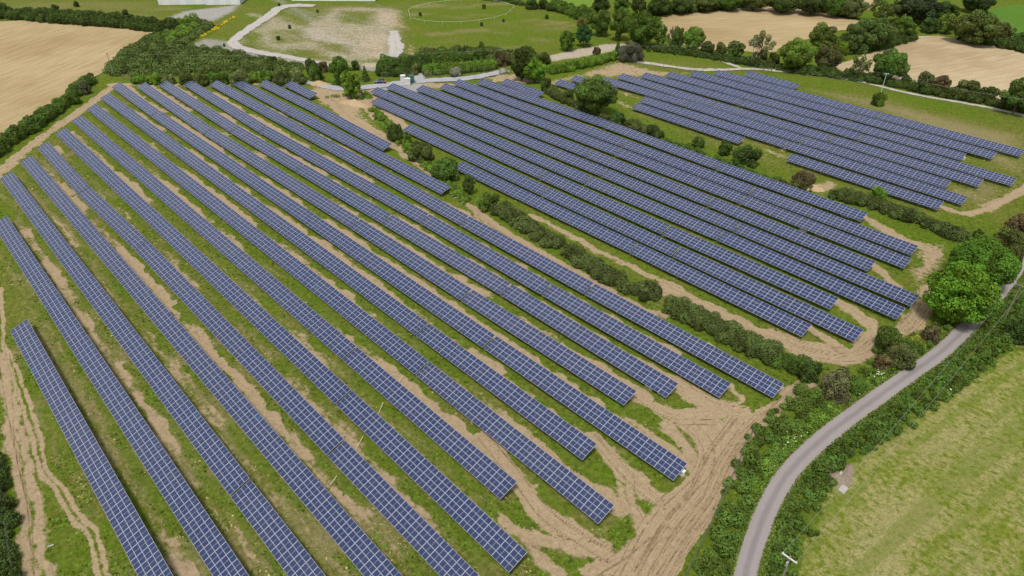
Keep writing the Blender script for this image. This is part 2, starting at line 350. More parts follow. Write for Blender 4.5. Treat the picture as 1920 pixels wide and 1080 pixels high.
# between the rows: earth driven bare behind each upper edge, in patches
so_o = XY @ N2; so_s = XY @ U2
def strips(rows, strength, dry, seed, wid=1.5, cen=1.75):
    for k, (a, b, _) in enumerate(rows):
        A = G(*a, ZHI)[:2]; B = G(*b, ZHI)[:2]; L = np.hypot(*(B - A)); d = (B - A) / L; nn = np.array([d[1], -d[0]])
        if nn @ N2 < 0: nn = -nn
        rel = XJ - A; t = rel @ d; o = -(rel @ nn)
        sel = np.where((t > -1) & (t < L + 1.0) & (o > -5.5) & (o < 4.2))[0]
        if not len(sel): continue
        tp = vnoise(t[sel] / 26, np.full(len(sel), k * 7.3), seed) * .6 + vnoise(t[sel] / 8, np.full(len(sel), k * 3.1), seed + 1) * .4
        wv = wid * (.72 + .55 * vnoise(t[sel] / 4, np.full(len(sel), k * 1.7), seed + 2))
        st = strength[k] if isinstance(strength, list) else strength
        v = np.clip((wv - np.abs(o[sel] - cen)) / .9 + .30, 0, 1) * np.clip((tp - (1 - st)) / .30 + .5, 0, 1)
        if st > 0: ATT['soil'][sel] = np.maximum(ATT['soil'][sel], v * .93)
        dd = dry[k] if isinstance(dry, list) else dry
        ATT['dry'][sel] = np.maximum(ATT['dry'][sel], dd * (.4 + .9 * vnoise(t[sel] / 9, o[sel] / 2.5 + k * 9, seed + 5)))
        lo = np.clip((np.minimum(o[sel] - 2.7, 4.2 - o[sel])) / .5 + .5, 0, 1) + np.clip((-2.9 - o[sel]) / .4, 0, 1) * np.clip((o[sel] + 5.3) / .6, 0, 1)
        gp = np.clip((vnoise(t[sel] / 6, np.full(len(sel), k * 5.7), seed + 9) - .34) / .22, 0, 1)
        ATT['green'][sel] = np.maximum(ATT['green'][sel], np.clip(lo, 0, 1) * gp * .95)
        for gg in (cen - .75, cen + .65):
            if st > .2: pline('soil', [A - nn * gg + d * 1, A - nn * gg + d * (L - 1)], .45, .40 + .30 * st, .28, True, q=XY + jit * .6)
            if st > .3: pline('rut', [A - nn * gg + d * 2, A - nn * gg + d * (L - 2)], .25, .62 * st, .25, True, q=XY + jit * .5)
LST = [.24, .30, .36, .40, .46, .50, .56, .62, .64, .66, .60, .66, .74, .56, .44, .42, 0]
LDRY = [.66, .66, .64, .6, .55, .5, .45, .42, .4, .36, .34, .3, .3, .3, .3, .3, .2]
strips(LROWS, LST, LDRY, 11)
strips(MROWS, .20, .25, 31); strips(RROWS, .16, .45, 51)
PP = poly
PP('soil', [(1515, 716), (1510, 742), (1475, 778), (1435, 812), (1412, 828), (1388, 875), (1345, 955), (1318, 985), (1297, 1025), (1268, 1085), (1130, 1085), (1150, 1050), (1185, 1015), (1205, 985), (1225, 960), (1262, 930), (1298, 900), (1318, 868), (1312, 830), (1278, 800), (1240, 778), (1270, 768), (1330, 778), (1400, 788), (1440, 770), (1480, 738)], .98, 1.2)
for p, wd, r in [
  ([(1110, 815), (1155, 865), (1180, 893), (1235, 940), (1255, 945)], 3.2, 3), ([(985, 810), (1060, 870), (1160, 935), (1192, 965)], 2.0, 2),
  ([(905, 815), (960, 882), (1022, 960), (1085, 1005), (1150, 1045)], 3.6, 4), ([(1162, 885), (1167, 935), (1185, 970), (1194, 1000)], 1.3, 1), ([(1180, 890), (1185, 935), (1198, 975)], 1.3, 1),
  ([(940, 975), (1035, 1020), (1110, 1028), (1160, 1040)], 2.6, 3), ([(985, 1010), (1015, 1050), (1042, 1078)], 2.0, 2), ([(1110, 1075), (1160, 1045), (1215, 1000)], 2.5, 3),
  ([(1185, 730), (1235, 765), (1272, 777), (1335, 778)], 4.2, 4), ([(1265, 715), (1310, 747), (1347, 765), (1400, 772)], 3.6, 3), ([(1370, 719), (1386, 737), (1381, 757), (1360, 773), (1300, 783)], 1.8, 2),
  ([(1480, 735), (1500, 726), (1510, 728)], 5, 2), ([(1250, 800), (1290, 850), (1312, 870)], 3, 3), ([(1280, 790), (1320, 830), (1318, 880), (1270, 930), (1220, 985), (1170, 1085)], 3, 6),
  ([(1400, 790), (1350, 860), (1320, 930), (1270, 990), (1215, 1085)], 6, 9), ([(1490, 740), (1430, 790), (1380, 850), (1340, 930), (1290, 1000), (1240, 1085)], 4, 6), ([(1230, 1000), (1270, 995), (1290, 1005)], 1.5, 2),
  ([(742, 272), (767, 297), (805, 322), (850, 358), (880, 385), (955, 440), (1060, 497), (1147, 545), (1200, 578), (1245, 590)], 3.2, 4), ([(620, 180), (650, 215), (700, 245), (742, 275)], 5, 5),
  ([(997, 402), (1060, 435), (1100, 460), (1210, 512), (1272, 540)], 2.0, 2), ([(1242, 542), (1322, 575), (1435, 625), (1515, 652), (1590, 662), (1625, 648), (1640, 622)], 4.6, 5),
  ([(1500, 655), (1560, 668), (1600, 668), (1640, 640)], 5, 4), ([(1572, 565), (1615, 592), (1640, 622)], 3.6, 3), ([(1517, 612), (1560, 640), (1580, 655)], 3.0, 3),
  ([(1745, 540), (1728, 585), (1706, 612), (1685, 622)], 3.8, 4), ([(1690, 588), (1708, 598), (1707, 610), (1690, 618)], 1.4, 2), ([(1640, 495), (1665, 520), (1690, 545)], 2.6, 2),
  ([(1625, 407), (1677, 440), (1727, 460), (1755, 475)], 3.2, 2), ([(1770, 387), (1815, 399), (1865, 384), (1930, 345)], 2.6, 3), ([(1840, 385), (1880, 372), (1925, 360)], 1.6, 2),
  ([(215, 158), (150, 207), (100, 240), (62, 270), (-20, 335)], 4.6, 4), ([(205, 158), (300, 158), (400, 158), (480, 157)], 2.6, 2),
  ([(0, 660), (12, 715), (15, 810), (32, 885), (47, 960), (53, 1085)], 1.7, 2), ([(8, 665), (22, 740), (37, 810), (55, 880), (70, 960), (83, 1085)], 1.7, 2),
  ([(700, 195), (740, 222), (765, 240)], 4, 3), ([(690, 172), (690, 200), (705, 222)], 4, 3), ([(640, 190), (720, 178), (700, 168)], 5, 2), ([(590, 172), (630, 185), (660, 205)], 6, 4),
  ([(1022, 150), (990, 152), (930, 150)], 3, 1)]:
    rutted(p, wd, ruts=r)
for p in ([(2, 540), (7, 645), (15, 677), (37, 747), (57, 810), (77, 885), (105, 920), (132, 970), (167, 1005), (175, 1047), (186, 1085)],
          [(10, 645), (25, 677), (50, 740), (72, 810), (92, 885), (120, 917), (142, 957), (180, 995), (190, 1035), (206, 1085)]):
    pline('soil', smooth(GP(p)[:, :2], 4), .75, 1, .3, True, q=XY + jit * .3)
PP('soil', [(586, 160), (640, 168), (700, 166), (712, 176), (694, 190), (694, 205), (720, 225), (768, 238), (758, 246), (725, 238), (742, 268), (725, 262), (690, 240), (650, 220), (605, 196), (588, 182)], .8, 2)
PP('soil', [(768, 152), (890, 156), (900, 168), (820, 166), (770, 162)], .75, 2); PP('soil', [(925, 140), (985, 137), (1000, 150), (960, 152), (900, 146)], .72, 2)
PP('soil', [(1025, 152), (1090, 137), (1160, 114), (1225, 131), (1300, 138), (1240, 143), (1160, 143), (1080, 146), (1040, 160), (1025, 165)], .70, 3)
PP('soil', [(1165, 172), (1195, 177), (1202, 186), (1175, 180)], .85, 1.5); PP('soil', [(1150, 182), (1190, 200), (1180, 206), (1152, 190)], .55, 1.5)
PP('soil', [(1715, 452), (1770, 458), (1765, 500), (1722, 535), (1705, 512), (1718, 482)], .72, 2); PP('soil', [(1530, 345), (1560, 338), (1572, 352), (1540, 364)], .8, 1.5)
PP('soil', [(1440, 268), (1480, 280), (1470, 298), (1430, 282)], .6, 1.5); PP('soil', [(1180, 560), (1246, 560), (1240, 592), (1205, 585)], .8, 1.5)
PP('soil', [(1535, 955), (1562, 933), (1566, 938), (1540, 965)], .95, .8); PP('soil', [(1890, 645), (1915, 638), (1940, 645), (1940, 652), (1892, 655)], .9, .8)
for q in ([(100, 405), (120, 420), (150, 465), (135, 462)], [(60, 448), (80, 452), (84, 475), (62, 470)], [(65, 292), (90, 318), (150, 390), (215, 450), (205, 455), (130, 385)], [(215, 378), (235, 378), (252, 412), (240, 412)],
          [(312, 478), (340, 490), (375, 545), (350, 535)], [(384, 400), (400, 402), (406, 416), (390, 415)], [(287, 540), (310, 548), (345, 592), (325, 590)], [(257, 602), (285, 620), (325, 680), (300, 665)],
          [(210, 672), (240, 678), (255, 725), (235, 722)], [(400, 650), (430, 670), (475, 745), (450, 735)], [(300, 980), (330, 990), (350, 1050), (325, 1040)], [(435, 985), (460, 1000), (480, 1050), (450, 1030)],
          [(520, 870), (555, 900), (610, 985), (580, 975)], [(410, 860), (440, 880), (470, 915), (440, 900)]):
    PP('soil', q, .9, 1.0)
# grass kept green at the row ends and along hedges, straw grass elsewhere
for q in ([(1255, 752), (1300, 760), (1295, 770), (1262, 768)], [(1250, 905), (1300, 880), (1310, 900), (1255, 928)], [(1150, 990), (1180, 975), (1185, 1000), (1150, 1020)], [(1370, 750), (1440, 735), (1470, 745), (1400, 780)],
          [(1195, 745), (1235, 772), (1225, 785), (1165, 770)], [(1105, 850), (1150, 880), (1155, 915), (1095, 885)]):
    PP('green', q, .9, 1.5)
pline('green', [(690, 205), (740, 255), (800, 310), (880, 372), (960, 420), (1060, 480), (1180, 560), (1240, 600), (1300, 625), (1440, 690)], 8, .8, 3)
pline('green', [(1140, 200), (1240, 255), (1440, 345), (1620, 395), (1760, 440)], 8, .7, 3); pline('green', [(0, 300), (60, 262), (130, 212), (190, 165)], 7, .85, 3)
pline('green', [(1500, 790), (1440, 850), (1380, 950), (1330, 1085)], 14, .85, 3); pline('green', [(1900, 560), (1780, 700), (1600, 820), (1500, 930), (1450, 1085)], 16, .8, 4)
PP('green', [(40, 560), (130, 900), (250, 1085), (95, 1085), (50, 800)], .25, 4); PP('dry', [(0, 430), (60, 480), (300, 1085), (210, 1085), (120, 880), (20, 620)], .55, 5)
PP('dry', [(1510, 165), (1640, 185), (1920, 255), (1920, 330), (1850, 300), (1700, 225), (1560, 180)], .95, 6); PP('dry', [(1780, 300), (1900, 340), (1870, 385), (1760, 390)], .7, 4)
PP('dry', [(1250, 540), (1440, 610), (1520, 640), (1500, 655), (1380, 620), (1240, 560)], .8, 3); PP('dry', [(1160, 165), (1240, 210), (1400, 275), (1480, 300), (1440, 310), (1250, 240)], .5, 4)
PP('dry', [(1250, 610), (1330, 650), (1470, 715), (1400, 700), (1300, 650)], .6, 2); PP('dry', [(1160, 130), (1230, 105), (1330, 120), (1390, 128), (1250, 128)], .45, 4)
PP('green', [(1165, 108), (1215, 88), (1330, 112), (1420, 130), (1300, 128)], .5, 3)
# the worked-over ground beyond the farm
PP('gravel', [(312, 33), (345, 20), (450, 8), (440, 20), (400, 40), (372, 37), (330, 40)], .8, 3); PP('gravel', [(352, 85), (385, 70), (440, 78), (480, 98), (560, 112), (620, 122), (600, 130), (520, 112), (440, 108), (395, 97)], .62, 3)
PP('pale', [(430, 75), (500, 30), (525, 20), (500, 50), (480, 70), (450, 90)], .42, 4); PP('pale', [(455, 105), (560, 122), (690, 126), (720, 115), (640, 112), (540, 100)], .55, 4)
PP('soil', [(700, 20), (755, 18), (765, 45), (790, 52), (770, 56), (720, 52), (700, 40)], .62, 6); PP('soil', [(675, 62), (740, 58), (730, 110), (672, 115), (655, 95)], .62, 5); PP('soil', [(765, 80), (776, 85), (782, 104), (768, 104)], .8, 3)
PP('dry', [(480, 30), (620, 10), (760, 8), (760, 110), (600, 110), (480, 90)], .5, 8); PP('gravel', [(548, 45), (590, 55), (660, 75), (655, 95), (600, 75), (550, 62)], .52, 6)
PP('pale', [(560, 60), (650, 90), (700, 100), (690, 112), (600, 95)], .45, 6); PP('pale', [(730, 60), (748, 60), (752, 90), (750, 114), (731, 114), (733, 85)], 1.0, 1.5)
PP('green', [(525, 20), (600, 12), (620, 20), (560, 40), (535, 35)], .0, 3); PP('pale', [(672, 118), (712, 116), (712, 134), (680, 130)], .9, 2)
PP('green', [(775, 8), (880, 0), (960, 20), (1060, 55), (1085, 90), (960, 95), (800, 95), (780, 60)], .55, 8); PP('dry', [(800, 60), (900, 60), (960, 90), (820, 92)], .35, 8)
PP('dry', [(0, 0), (300, 0), (310, 40), (150, 30), (0, 20)], .55, 8); PP('pale', [(1028, 105), (1080, 92), (1140, 83), (1165, 80), (1180, 84), (1150, 95), (1100, 104), (1035, 114)], 1, 1.5)
PP('gravel', [(1060, 97), (1140, 82), (1160, 80), (1120, 90)], .8, 1.5)
PP('gravel', [(700, 168), (770, 155), (800, 158), (790, 172), (745, 170)], .85, 1.5); PP('gravel', [(1873, 515), (1880, 512), (1888, 520), (1875, 535), (1868, 530)], .95, .8)
PP('meadow', [(1930, 655), (1890, 662), (1850, 697), (1780, 738), (1650, 828), (1592, 872), (1560, 920), (1535, 975), (1505, 1030), (1490, 1090), (1960, 1090)], 1, 1.5)
pline('dry', [(1665, 1090), (1672, 1010), (1690, 975), (1715, 950)], 4.5, 1.2, 3); pline('dry', [(1640, 960), (1655, 1000)], 3, .9, 2); pline('dry', [(1625, 985), (1620, 1085)], 2, .6, 2); pline('dry', [(1715, 870), (1760, 835), (1790, 815)], 2, .8, 2); PP('dry', [(1760, 800), (1900, 760), (1930, 900), (1800, 900)], .45, 6); PP('gravel', [(1555, 893), (1596, 880), (1602, 900), (1585, 920), (1562, 912)], .55, 1.0)
PP('dry', [(330, 20), (470, 10), (520, 12), (440, 70), (380, 60)], .3, 5)
PP('pale', [(455, 62), (500, 34), (560, 14), (750, 10), (755, 112), (640, 118), (560, 104), (490, 92)], .54, 6); PP('soil', [(560, 50), (680, 40), (735, 60), (725, 112), (640, 112), (560, 90)], .36, 8)
PP('gravel', [(540, 40), (600, 50), (668, 74), (668, 100), (600, 82), (545, 68)], .56, 6)
for q in ([(522, 12), (600, 8), (620, 20), (585, 40), (570, 52), (530, 34)], [(515, 58), (560, 56), (575, 76), (520, 80)], [(545, 90), (590, 92), (605, 108), (560, 106)], [(598, 78), (640, 84), (652, 98), (612, 94)], [(640, 20), (700, 22), (690, 46), (640, 40)], [(455, 60), (485, 62), (480, 74), (455, 70)], [(700, 2), (760, 6), (745, 16), (690, 12)]):
    for kk in ('pale', 'gravel', 'soil'): poly(kk, q, .8, 4, 'sub')
    poly('green', q, .22, 4)
for k in range(46):
    cx, cy = rng.uniform(480, 745), rng.uniform(14, 116); l = rng.uniform(12, 48); a2 = rng.normal(.22, .18)
    pline(['gravel', 'pale', 'soil', 'green', 'gravel'][k % 5], [(cx - l, cy - l * a2), (cx, cy + rng.normal(0, 1)), (cx + l, cy + l * a2)], rng.uniform(2, 7), rng.uniform(.38, .62), 3.5)
for k in range(60):
    cx, cy = rng.uniform(780, 1080), rng.uniform(6, 95); l = rng.uniform(6, 26)
    pline(['dry', 'green', 'dry', 'soil'][k % 4], [(cx - l, cy + rng.normal(0, 2)), (cx + l, cy + rng.normal(0, 2))], rng.uniform(2, 8), [.9, .9, 1.2, .34][k % 4] * rng.uniform(.6, 1.1), 4)
for k in range(40):
    cx, cy = rng.uniform(0, 330), rng.uniform(2, 30); l = rng.uniform(6, 26)
    pline(['dry', 'green', 'green'][k % 3], [(cx - l, cy + rng.normal(0, 2)), (cx + l, cy + rng.normal(0, 2))], rng.uniform(2, 8), rng.uniform(.4, .9), 4)
ATT['soil'] *= (1 - .9 * ATT['green'] * (ATT['soil'] < .9))
zz = ((vnoise(XY[:, 0] / 9, XY[:, 1] / 9, 21) - .5) * .25 + (vnoise(XY[:, 0] / 2.2, XY[:, 1] / 2.2, 22) - .5) * .10) * np.clip((420 - XY[:, 1]) / 50, 0, 1) - .12
zz -= ATT['rut'] * .025
NR = len(ys); ii = (np.arange(NR - 1)[:, None] * NC + np.arange(NC - 1)[None]).ravel()
gme = mk_mesh('ground', np.column_stack([XY, zz]), np.column_stack([ii, ii + 1, ii + NC + 1, ii + NC]), M['ground'], smooth=True)
for k, v in ATT.items():
    a = gme.attributes.new(k, 'FLOAT', 'POINT'); a.data.foreach_set('value', v)
struct(link('ground', gme))

# ------------------------------------------------------------------ fields, road and tracks as sheets on the ground
def sheet(name, pts, mat, z, jitter=.5, step=2.5):
    P = GP(pts)[:, :2]; out = []
    for A, B in zip(P, np.roll(P, -1, 0)):
        n = max(1, int(np.hypot(*(B - A)) / step))
        for k in range(n): out.append(A + (B - A) * k / n + rng.normal(0, jitter, 2))
    bm = bmesh.new(); vs = [bm.verts.new((x, y, z)) for x, y in out]; f = bm.faces.new(vs)
    bmesh.ops.triangulate(bm, faces=[f]); bmesh.ops.recalc_face_normals(bm, faces=bm.faces)
    if bm.faces[0].normal.z < 0: bmesh.ops.reverse_faces(bm, faces=bm.faces)
    me = bpy.data.meshes.new(name); bm.to_mesh(me); bm.free(); me.materials.append(mat)
    return struct(link(name, me))
def ang(p, q):
    a, b = G(*p), G(*q); return math.atan2(b[1] - a[1], b[0] - a[0])
sheet('stubble_field', [(-160, 64), (0, 41), (40, 38), (100, 43), (170, 48), (292, 59), (262, 78), (237, 96), (212, 125), (165, 152), (120, 190), (85, 215), (40, 245), (-30, 285), (-280, 420)], stubble_material('stubble', ang((0, 160), (200, 80))), .07)
sheet('stubble_field', [(1238, 30), (1300, 25), (1360, 17), (1440, 11), (1520, 20), (1600, 36), (1640, 46), (1560, 60), (1500, 78), (1440, 100), (1380, 95), (1300, 93), (1250, 70)], stubble_material('stubble_pale', ang((1250, 60), (1500, 40))), .07)
sheet('stubble_field', [(1560, 125), (1640, 98), (1720, 68), (1760, 67), (1800, 72), (1860, 84), (1950, 99), (2080, 120), (2080, 260), (1925, 205), (1860, 185), (1790, 172), (1700, 158), (1600, 150)], stubble_material('stubble_cut', ang((1720, 170), (1900, 130)), (.30, .225, .125), (.45, .36, .225)), .07)
sheet('stubble_field', [(1610, -6), (1645, -8), (1638, 14), (1620, 20)], stubble_material('stubble_far', 0.3), .07)
sheet('pasture', [(1880, 70), (1850, 20), (1905, 8), (2100, 20), (2100, 110), (1930, 90)], plain('pasture_grass', (.08, .165, .022), 1, .25, .3, .05), .07)
sheet('pasture', [(965, -6), (1120, -10), (1120, 14), (1090, 16), (1040, 10), (1000, 4)], plain('far_pasture_grass', (.13, .21, .03), 1, .2, .3, .05), .07)
def ribbon(name, pts, widths, mat, z, jitter=.12, k=8):
    P = smooth(GP(pts)[:, :2], k); wds = np.interp(np.linspace(0, 1, len(P)), np.linspace(0, 1, len(widths)), widths)
    T = np.gradient(P, axis=0); T /= np.hypot(*T.T)[:, None]; N = np.stack([-T[:, 1], T[:, 0]], 1)
    us = np.array([-1, -.8, -.5, -.25, 0, .25, .5, .8, 1.]); V = []; AC = []
    for i in range(len(P)):
        for u in us:
            e = rng.normal(0, jitter) if abs(u) == 1 else 0
            q = P[i] + N[i] * (u * wds[i] / 2 + e); V.append((*q, z + (1 - u * u) * .05)); AC.append(u)
    n = len(us); F = np.array([(i * n + k, (i + 1) * n + k, (i + 1) * n + k + 1, i * n + k + 1) for i in range(len(P) - 1) for k in range(n - 1)])
    me = mk_mesh(name, V, F[:, ::-1], mat, smooth=True)
    bm = bmesh.new(); bm.from_mesh(me); bmesh.ops.recalc_face_normals(bm, faces=bm.faces)
    bm.faces.ensure_lookup_table()
    if bm.faces[0].normal.z < 0: bmesh.ops.reverse_faces(bm, faces=bm.faces)
    bm.to_mesh(me); bm.free()
    a = me.attributes.new('across', 'FLOAT', 'POINT'); a.data.foreach_set('value', np.array(AC, np.float32))
    return struct(link(name, me))
ROAD = [(1372, 1180), (1397, 1080), (1412, 1025), (1441, 950), (1484, 880), (1552, 815), (1625, 760), (1700, 706), (1768, 657), (1832, 594), (1880, 540), (1912, 495), (1945, 440)]
ribbon('road', ROAD, [3.0, 3.0, 3.1, 3.2, 3.2, 3.2, 3.1, 3.1, 3.0, 3.0, 3.0, 3.0], M['road'], .06, .07)
ribbon('gravel_track', [(560, 153), (590, 156), (612, 162), (640, 166), (690, 163), (740, 157), (800, 151), (870, 147), (925, 138), (950, 131)], [2.5, 3.5, 4.5, 5, 5, 5.5, 5, 5, 4.5, 4], M['track'], .06, .3)
ribbon('gravel_track', [(786, 152), (785, 145), (782, 137), (780, 128)], [5, 4, 4], M['track'], .075, .3)
ribbon('stone_lane', [(1148, 107), (1180, 113), (1240, 122), (1300, 130), (1350, 131), (1400, 129), (1440, 131), (1520, 139), (1600, 150), (1700, 174), (1800, 192), (1860, 203), (1960, 226)], [3.2, 3.2, 3, 2.6, 2.4, 2.2, 2.1, 2.1], M['lane'], .06, .25)
ribbon('stone_lane', [(1395, 130), (1360, 117), (1320, 105), (1280, 98)], [2, 1.3, .7], M['lane'], .07, .3)
ribbon('quarry_track', [(620, 124), (580, 115), (540, 107), (490, 99), (450, 90), (437, 80), (445, 70), (470, 52), (500, 32), (528, 14), (560, 10), (590, 11)], [4, 4, 4.5, 5, 5.5, 5, 5, 5.5, 6, 8, 5], M['quarry'], .06, .35)

ribbon('quarry_track', [(739, 58), (740, 75), (743, 90), (740, 104), (738, 117)], [4, 6, 6.5, 6, 5], M['quarry'], .06, .5)
# ------------------------------------------------------------------ solar tables
def module_geo(Lm, Wm):
    "one framed module: x along the row, y up the slope, z outwards"
    e, h, bo = .010, .035, .034
    x0, x1, y0, y1 = e, Lm - e, e, Wm - e; xa, xb, ya, yb = x0 + bo, x1 - bo, y0 + bo * .7, y1 - bo * .7; xm = Lm / 2; g = .013
    V = [(x0, y0, 0), (x1, y0, 0), (x1, y1, 0), (x0, y1, 0), (xa, ya, 0), (xb, ya, 0), (xb, yb, 0), (xa, yb, 0),
         (xm - g, ya, 0), (xm + g, ya, 0), (xm + g, yb, 0), (xm - g, yb, 0), (x0, y0, -h), (x1, y0, -h), (x1, y1, -h), (x0, y1, -h)]
    F = [(0, 1, 5, 4), (1, 2, 6, 5), (2, 3, 7, 6), (3, 0, 4, 7), (4, 8, 11, 7), (9, 5, 6, 10), (8, 9, 10, 11),
         (0, 12, 13, 1), (1, 13, 14, 2), (2, 14, 15, 3), (3, 15, 12, 0), (15, 14, 13, 12)]
    mi = [0, 0, 0, 0, 1, 1, 0, 0, 0, 0, 0, 0]
    return np.array(V), np.array(F), np.array(mi)
MODCACHE = {}
def module_mesh(Lm, Wm, v):
    key = (round(Lm, 2), v)
    if key not in MODCACHE:
        V, F, mi = module_geo(round(Lm, 2), Wm); tn = v / 11 * .93 if v < 11 else .99
        MODCACHE[key] = mk_mesh('solar_panel', V, F, [M['frame'], M['glass']], mi, np.clip(tn + rng.normal(0, .03, len(F)), 0, 1))
    return MODCACHE[key]
SL = np.array([0, math.cos(TILT), math.sin(TILT)]); NRM = np.array([0, -math.sin(TILT), math.cos(TILT)])
n_mod = [0]
def solar_table(A, B, label, group, detail):
    "A far, B near end of the upper edge (world, on the level ZHI)"
    d = (B - A)[:2]; L = float(np.hypot(*d)); u = d / L; hi = np.array([-u[1], u[0]])       # towards the upper edge
    org = np.array([*(A[:2] - hi * PD), 0.0]); ncol = max(2, int(round(L / 1.742))); Lm = L / ncol; Wm = PW / 4
    t = empty('solar_table', org, math.atan2(u[1], u[0])); tag(t, label, 'solar table', group)
    tb = .12 + rng.random() * .32
    slots = [(c, r) for c in range(ncol) for r in range(4)]
    if detail:                                            # the modules nearest the viewer are parts of their own
        slots.sort(key=lambda q: -q[0]); own, rest = slots[:100], slots[100:]
    else: own, rest = [], slots
    for c, r in own:
        v = 11 if rng.random() < .008 else int((tb + rng.random() * .42) * 11)
        o = link('solar_panel', module_mesh(Lm, Wm, v), t)
        jz = rng.normal(0, .004)
        o.location = np.array([c * Lm, 0, ZLOW]) + SL * (r * Wm) + NRM * jz; o.rotation_euler = (TILT + rng.normal(0, .0015), rng.normal(0, .001), 0)
        n_mod[0] += 1
    if rest:
        V0, F0, m0 = module_geo(Lm, Wm); cs = np.array(rest, float)
        jn = rng.normal(0, .004, len(rest)); jt = rng.normal(0, .0015, len(rest)); js = rng.normal(0, .001, len(rest))
        W0 = V0[None, :, 0, None] * np.array([1, 0, 0]) + V0[None, :, 1, None] * SL + V0[None, :, 2, None] * NRM
        W0 = W0 + (cs[:, 0] * Lm)[:, None, None] * np.array([1, 0, 0]) + (cs[:, 1] * Wm)[:, None, None] * SL + np.array([0, 0, ZLOW])
        W0 = W0 + (jn[:, None] + jt[:, None] * V0[None, :, 1] + js[:, None] * V0[None, :, 0])[:, :, None] * NRM
        n = len(rest); F = (F0[None] + (np.arange(n) * len(V0))[:, None, None]).reshape(-1, 4)
        tn = tb + rng.random(n) * .38; tn[rng.random(n) < .006] = .99
        tints = np.clip(tn[:, None] + rng.normal(0, .03, (n, len(F0))), 0, 1).ravel()
        o = link('panel_array', mk_mesh('panel_array', W0.reshape(-1, 3), F, [M['frame'], M['glass']], np.tile(m0, n), tints), t)
        if detail: o['kind'] = 'stuff'
    mb = MB()                                             # rails and legs beneath
    for f in (.18, .5, .82):
        y, z = f * PD, ZLOW + f * PW * math.sin(TILT) - .13
        mb.box(.05, L - .05, y - .04, y + .04, z - .05, z + .04)
    k = max(2, int(L / 3.5)); zf, zb = ZLOW + .18 * PW * math.sin(TILT) - .18, ZLOW + .82 * PW * math.sin(TILT) - .18
    for i in range(k):
        x = .6 + (L - 1.2) * i / (k - 1)
        mb.box(x - .05, x + .05, .18 * PD - .05, .18 * PD + .05, -.3, zf); mb.box(x - .05, x + .05, .82 * PD - .05, .82 * PD + .05, -.3, zb)
    mb.build('support_frame', M['steel'], t)
    return t
ORD = ['', 'first', 'second', 'third', 'fourth', 'fifth', 'sixth', 'seventh', 'eighth', 'ninth', 'tenth', 'eleventh', 'twelfth', 'thirteenth', 'fourteenth', 'fifteenth', 'sixteenth', 'seventeenth']
def build_rows(rows, field, numbers, near_detail):
    segs = {}
    for i, (a, b, gaps) in enumerate(rows):
        A, B = G(*a, ZHI), G(*b, ZHI); L = np.hypot(*(B - A)[:2]); u = (B - A) / L
        if b[1] >= 1079: L += 14                          # runs on below the frame
        ts = [0.0] + sorted(float((G(*g, ZHI) - A) @ u) for g in gaps) + [L]
        pts = [A] + [G(*g, ZHI) for g in sorted(gaps)] + [A + u * L]
        for k in range(len(ts) - 1):
            d = (pts[k + 1] - pts[k]); d /= np.linalg.norm(d)
            segs.setdefault(numbers[i], []).append((pts[k] + d * (.17 if k else 0), pts[k + 1] - d * (.17 if k < len(ts) - 2 else 0), i))
    for no, ss in segs.items():
        for k, (A, B, i) in enumerate(ss):
            if len(ss) == 1: lb = f'blue solar table filling the whole {ORD[no]} row from the left in the {field} field'
            else: lb = f'solar table in the {field} field, {ORD[no]} row from the left, {ORD[k + 1]} from its far end'
            det = near_detail and (k == len(ss) - 1)
            solar_table(A, B, lb, f'solar tables in the {field} field', det)
build_rows(LROWS, 'left', list(range(1, 18)), True)
build_rows(MROWS, 'middle', list(range(1, 11)), False)
build_rows(RROWS, 'right', RROWNO, False)
#--PART2--
# ------------------------------------------------------------------ foliage
LG, LB, LD, LP, LR, LC = (.078, .128, .024), (.110, .188, .026), (.056, .086, .022), (.125, .155, .050), (.105, .085, .040), (.034, .056, .022)
LY, LO, LW = (.20, .22, .03), (.080, .106, .030), (.20, .22, .16)
def leaves(P, Nn, size, jit=.75):
    "leaf-sized quads at the points P, turned about the normals Nn"
    n = len(P); Nn = Nn + rng.normal(0, jit, (n, 3)); Nn /= np.linalg.norm(Nn, axis=1)[:, None] + 1e-9
    A = np.cross(Nn, rng.normal(0, 1, (n, 3))); A /= np.linalg.norm(A, axis=1)[:, None] + 1e-9; B = np.cross(Nn, A)
    s = np.asarray(size) * rng.uniform(.65, 1.35, n); a = A * (s * .62)[:, None]; b = B * (s * .42)[:, None]
    V = np.stack([P - a, P + b * 1.0 - a * .1, P + a, P - b + a * .1], 1).reshape(-1, 3)
    return V, np.arange(4 * n).reshape(n, 4)
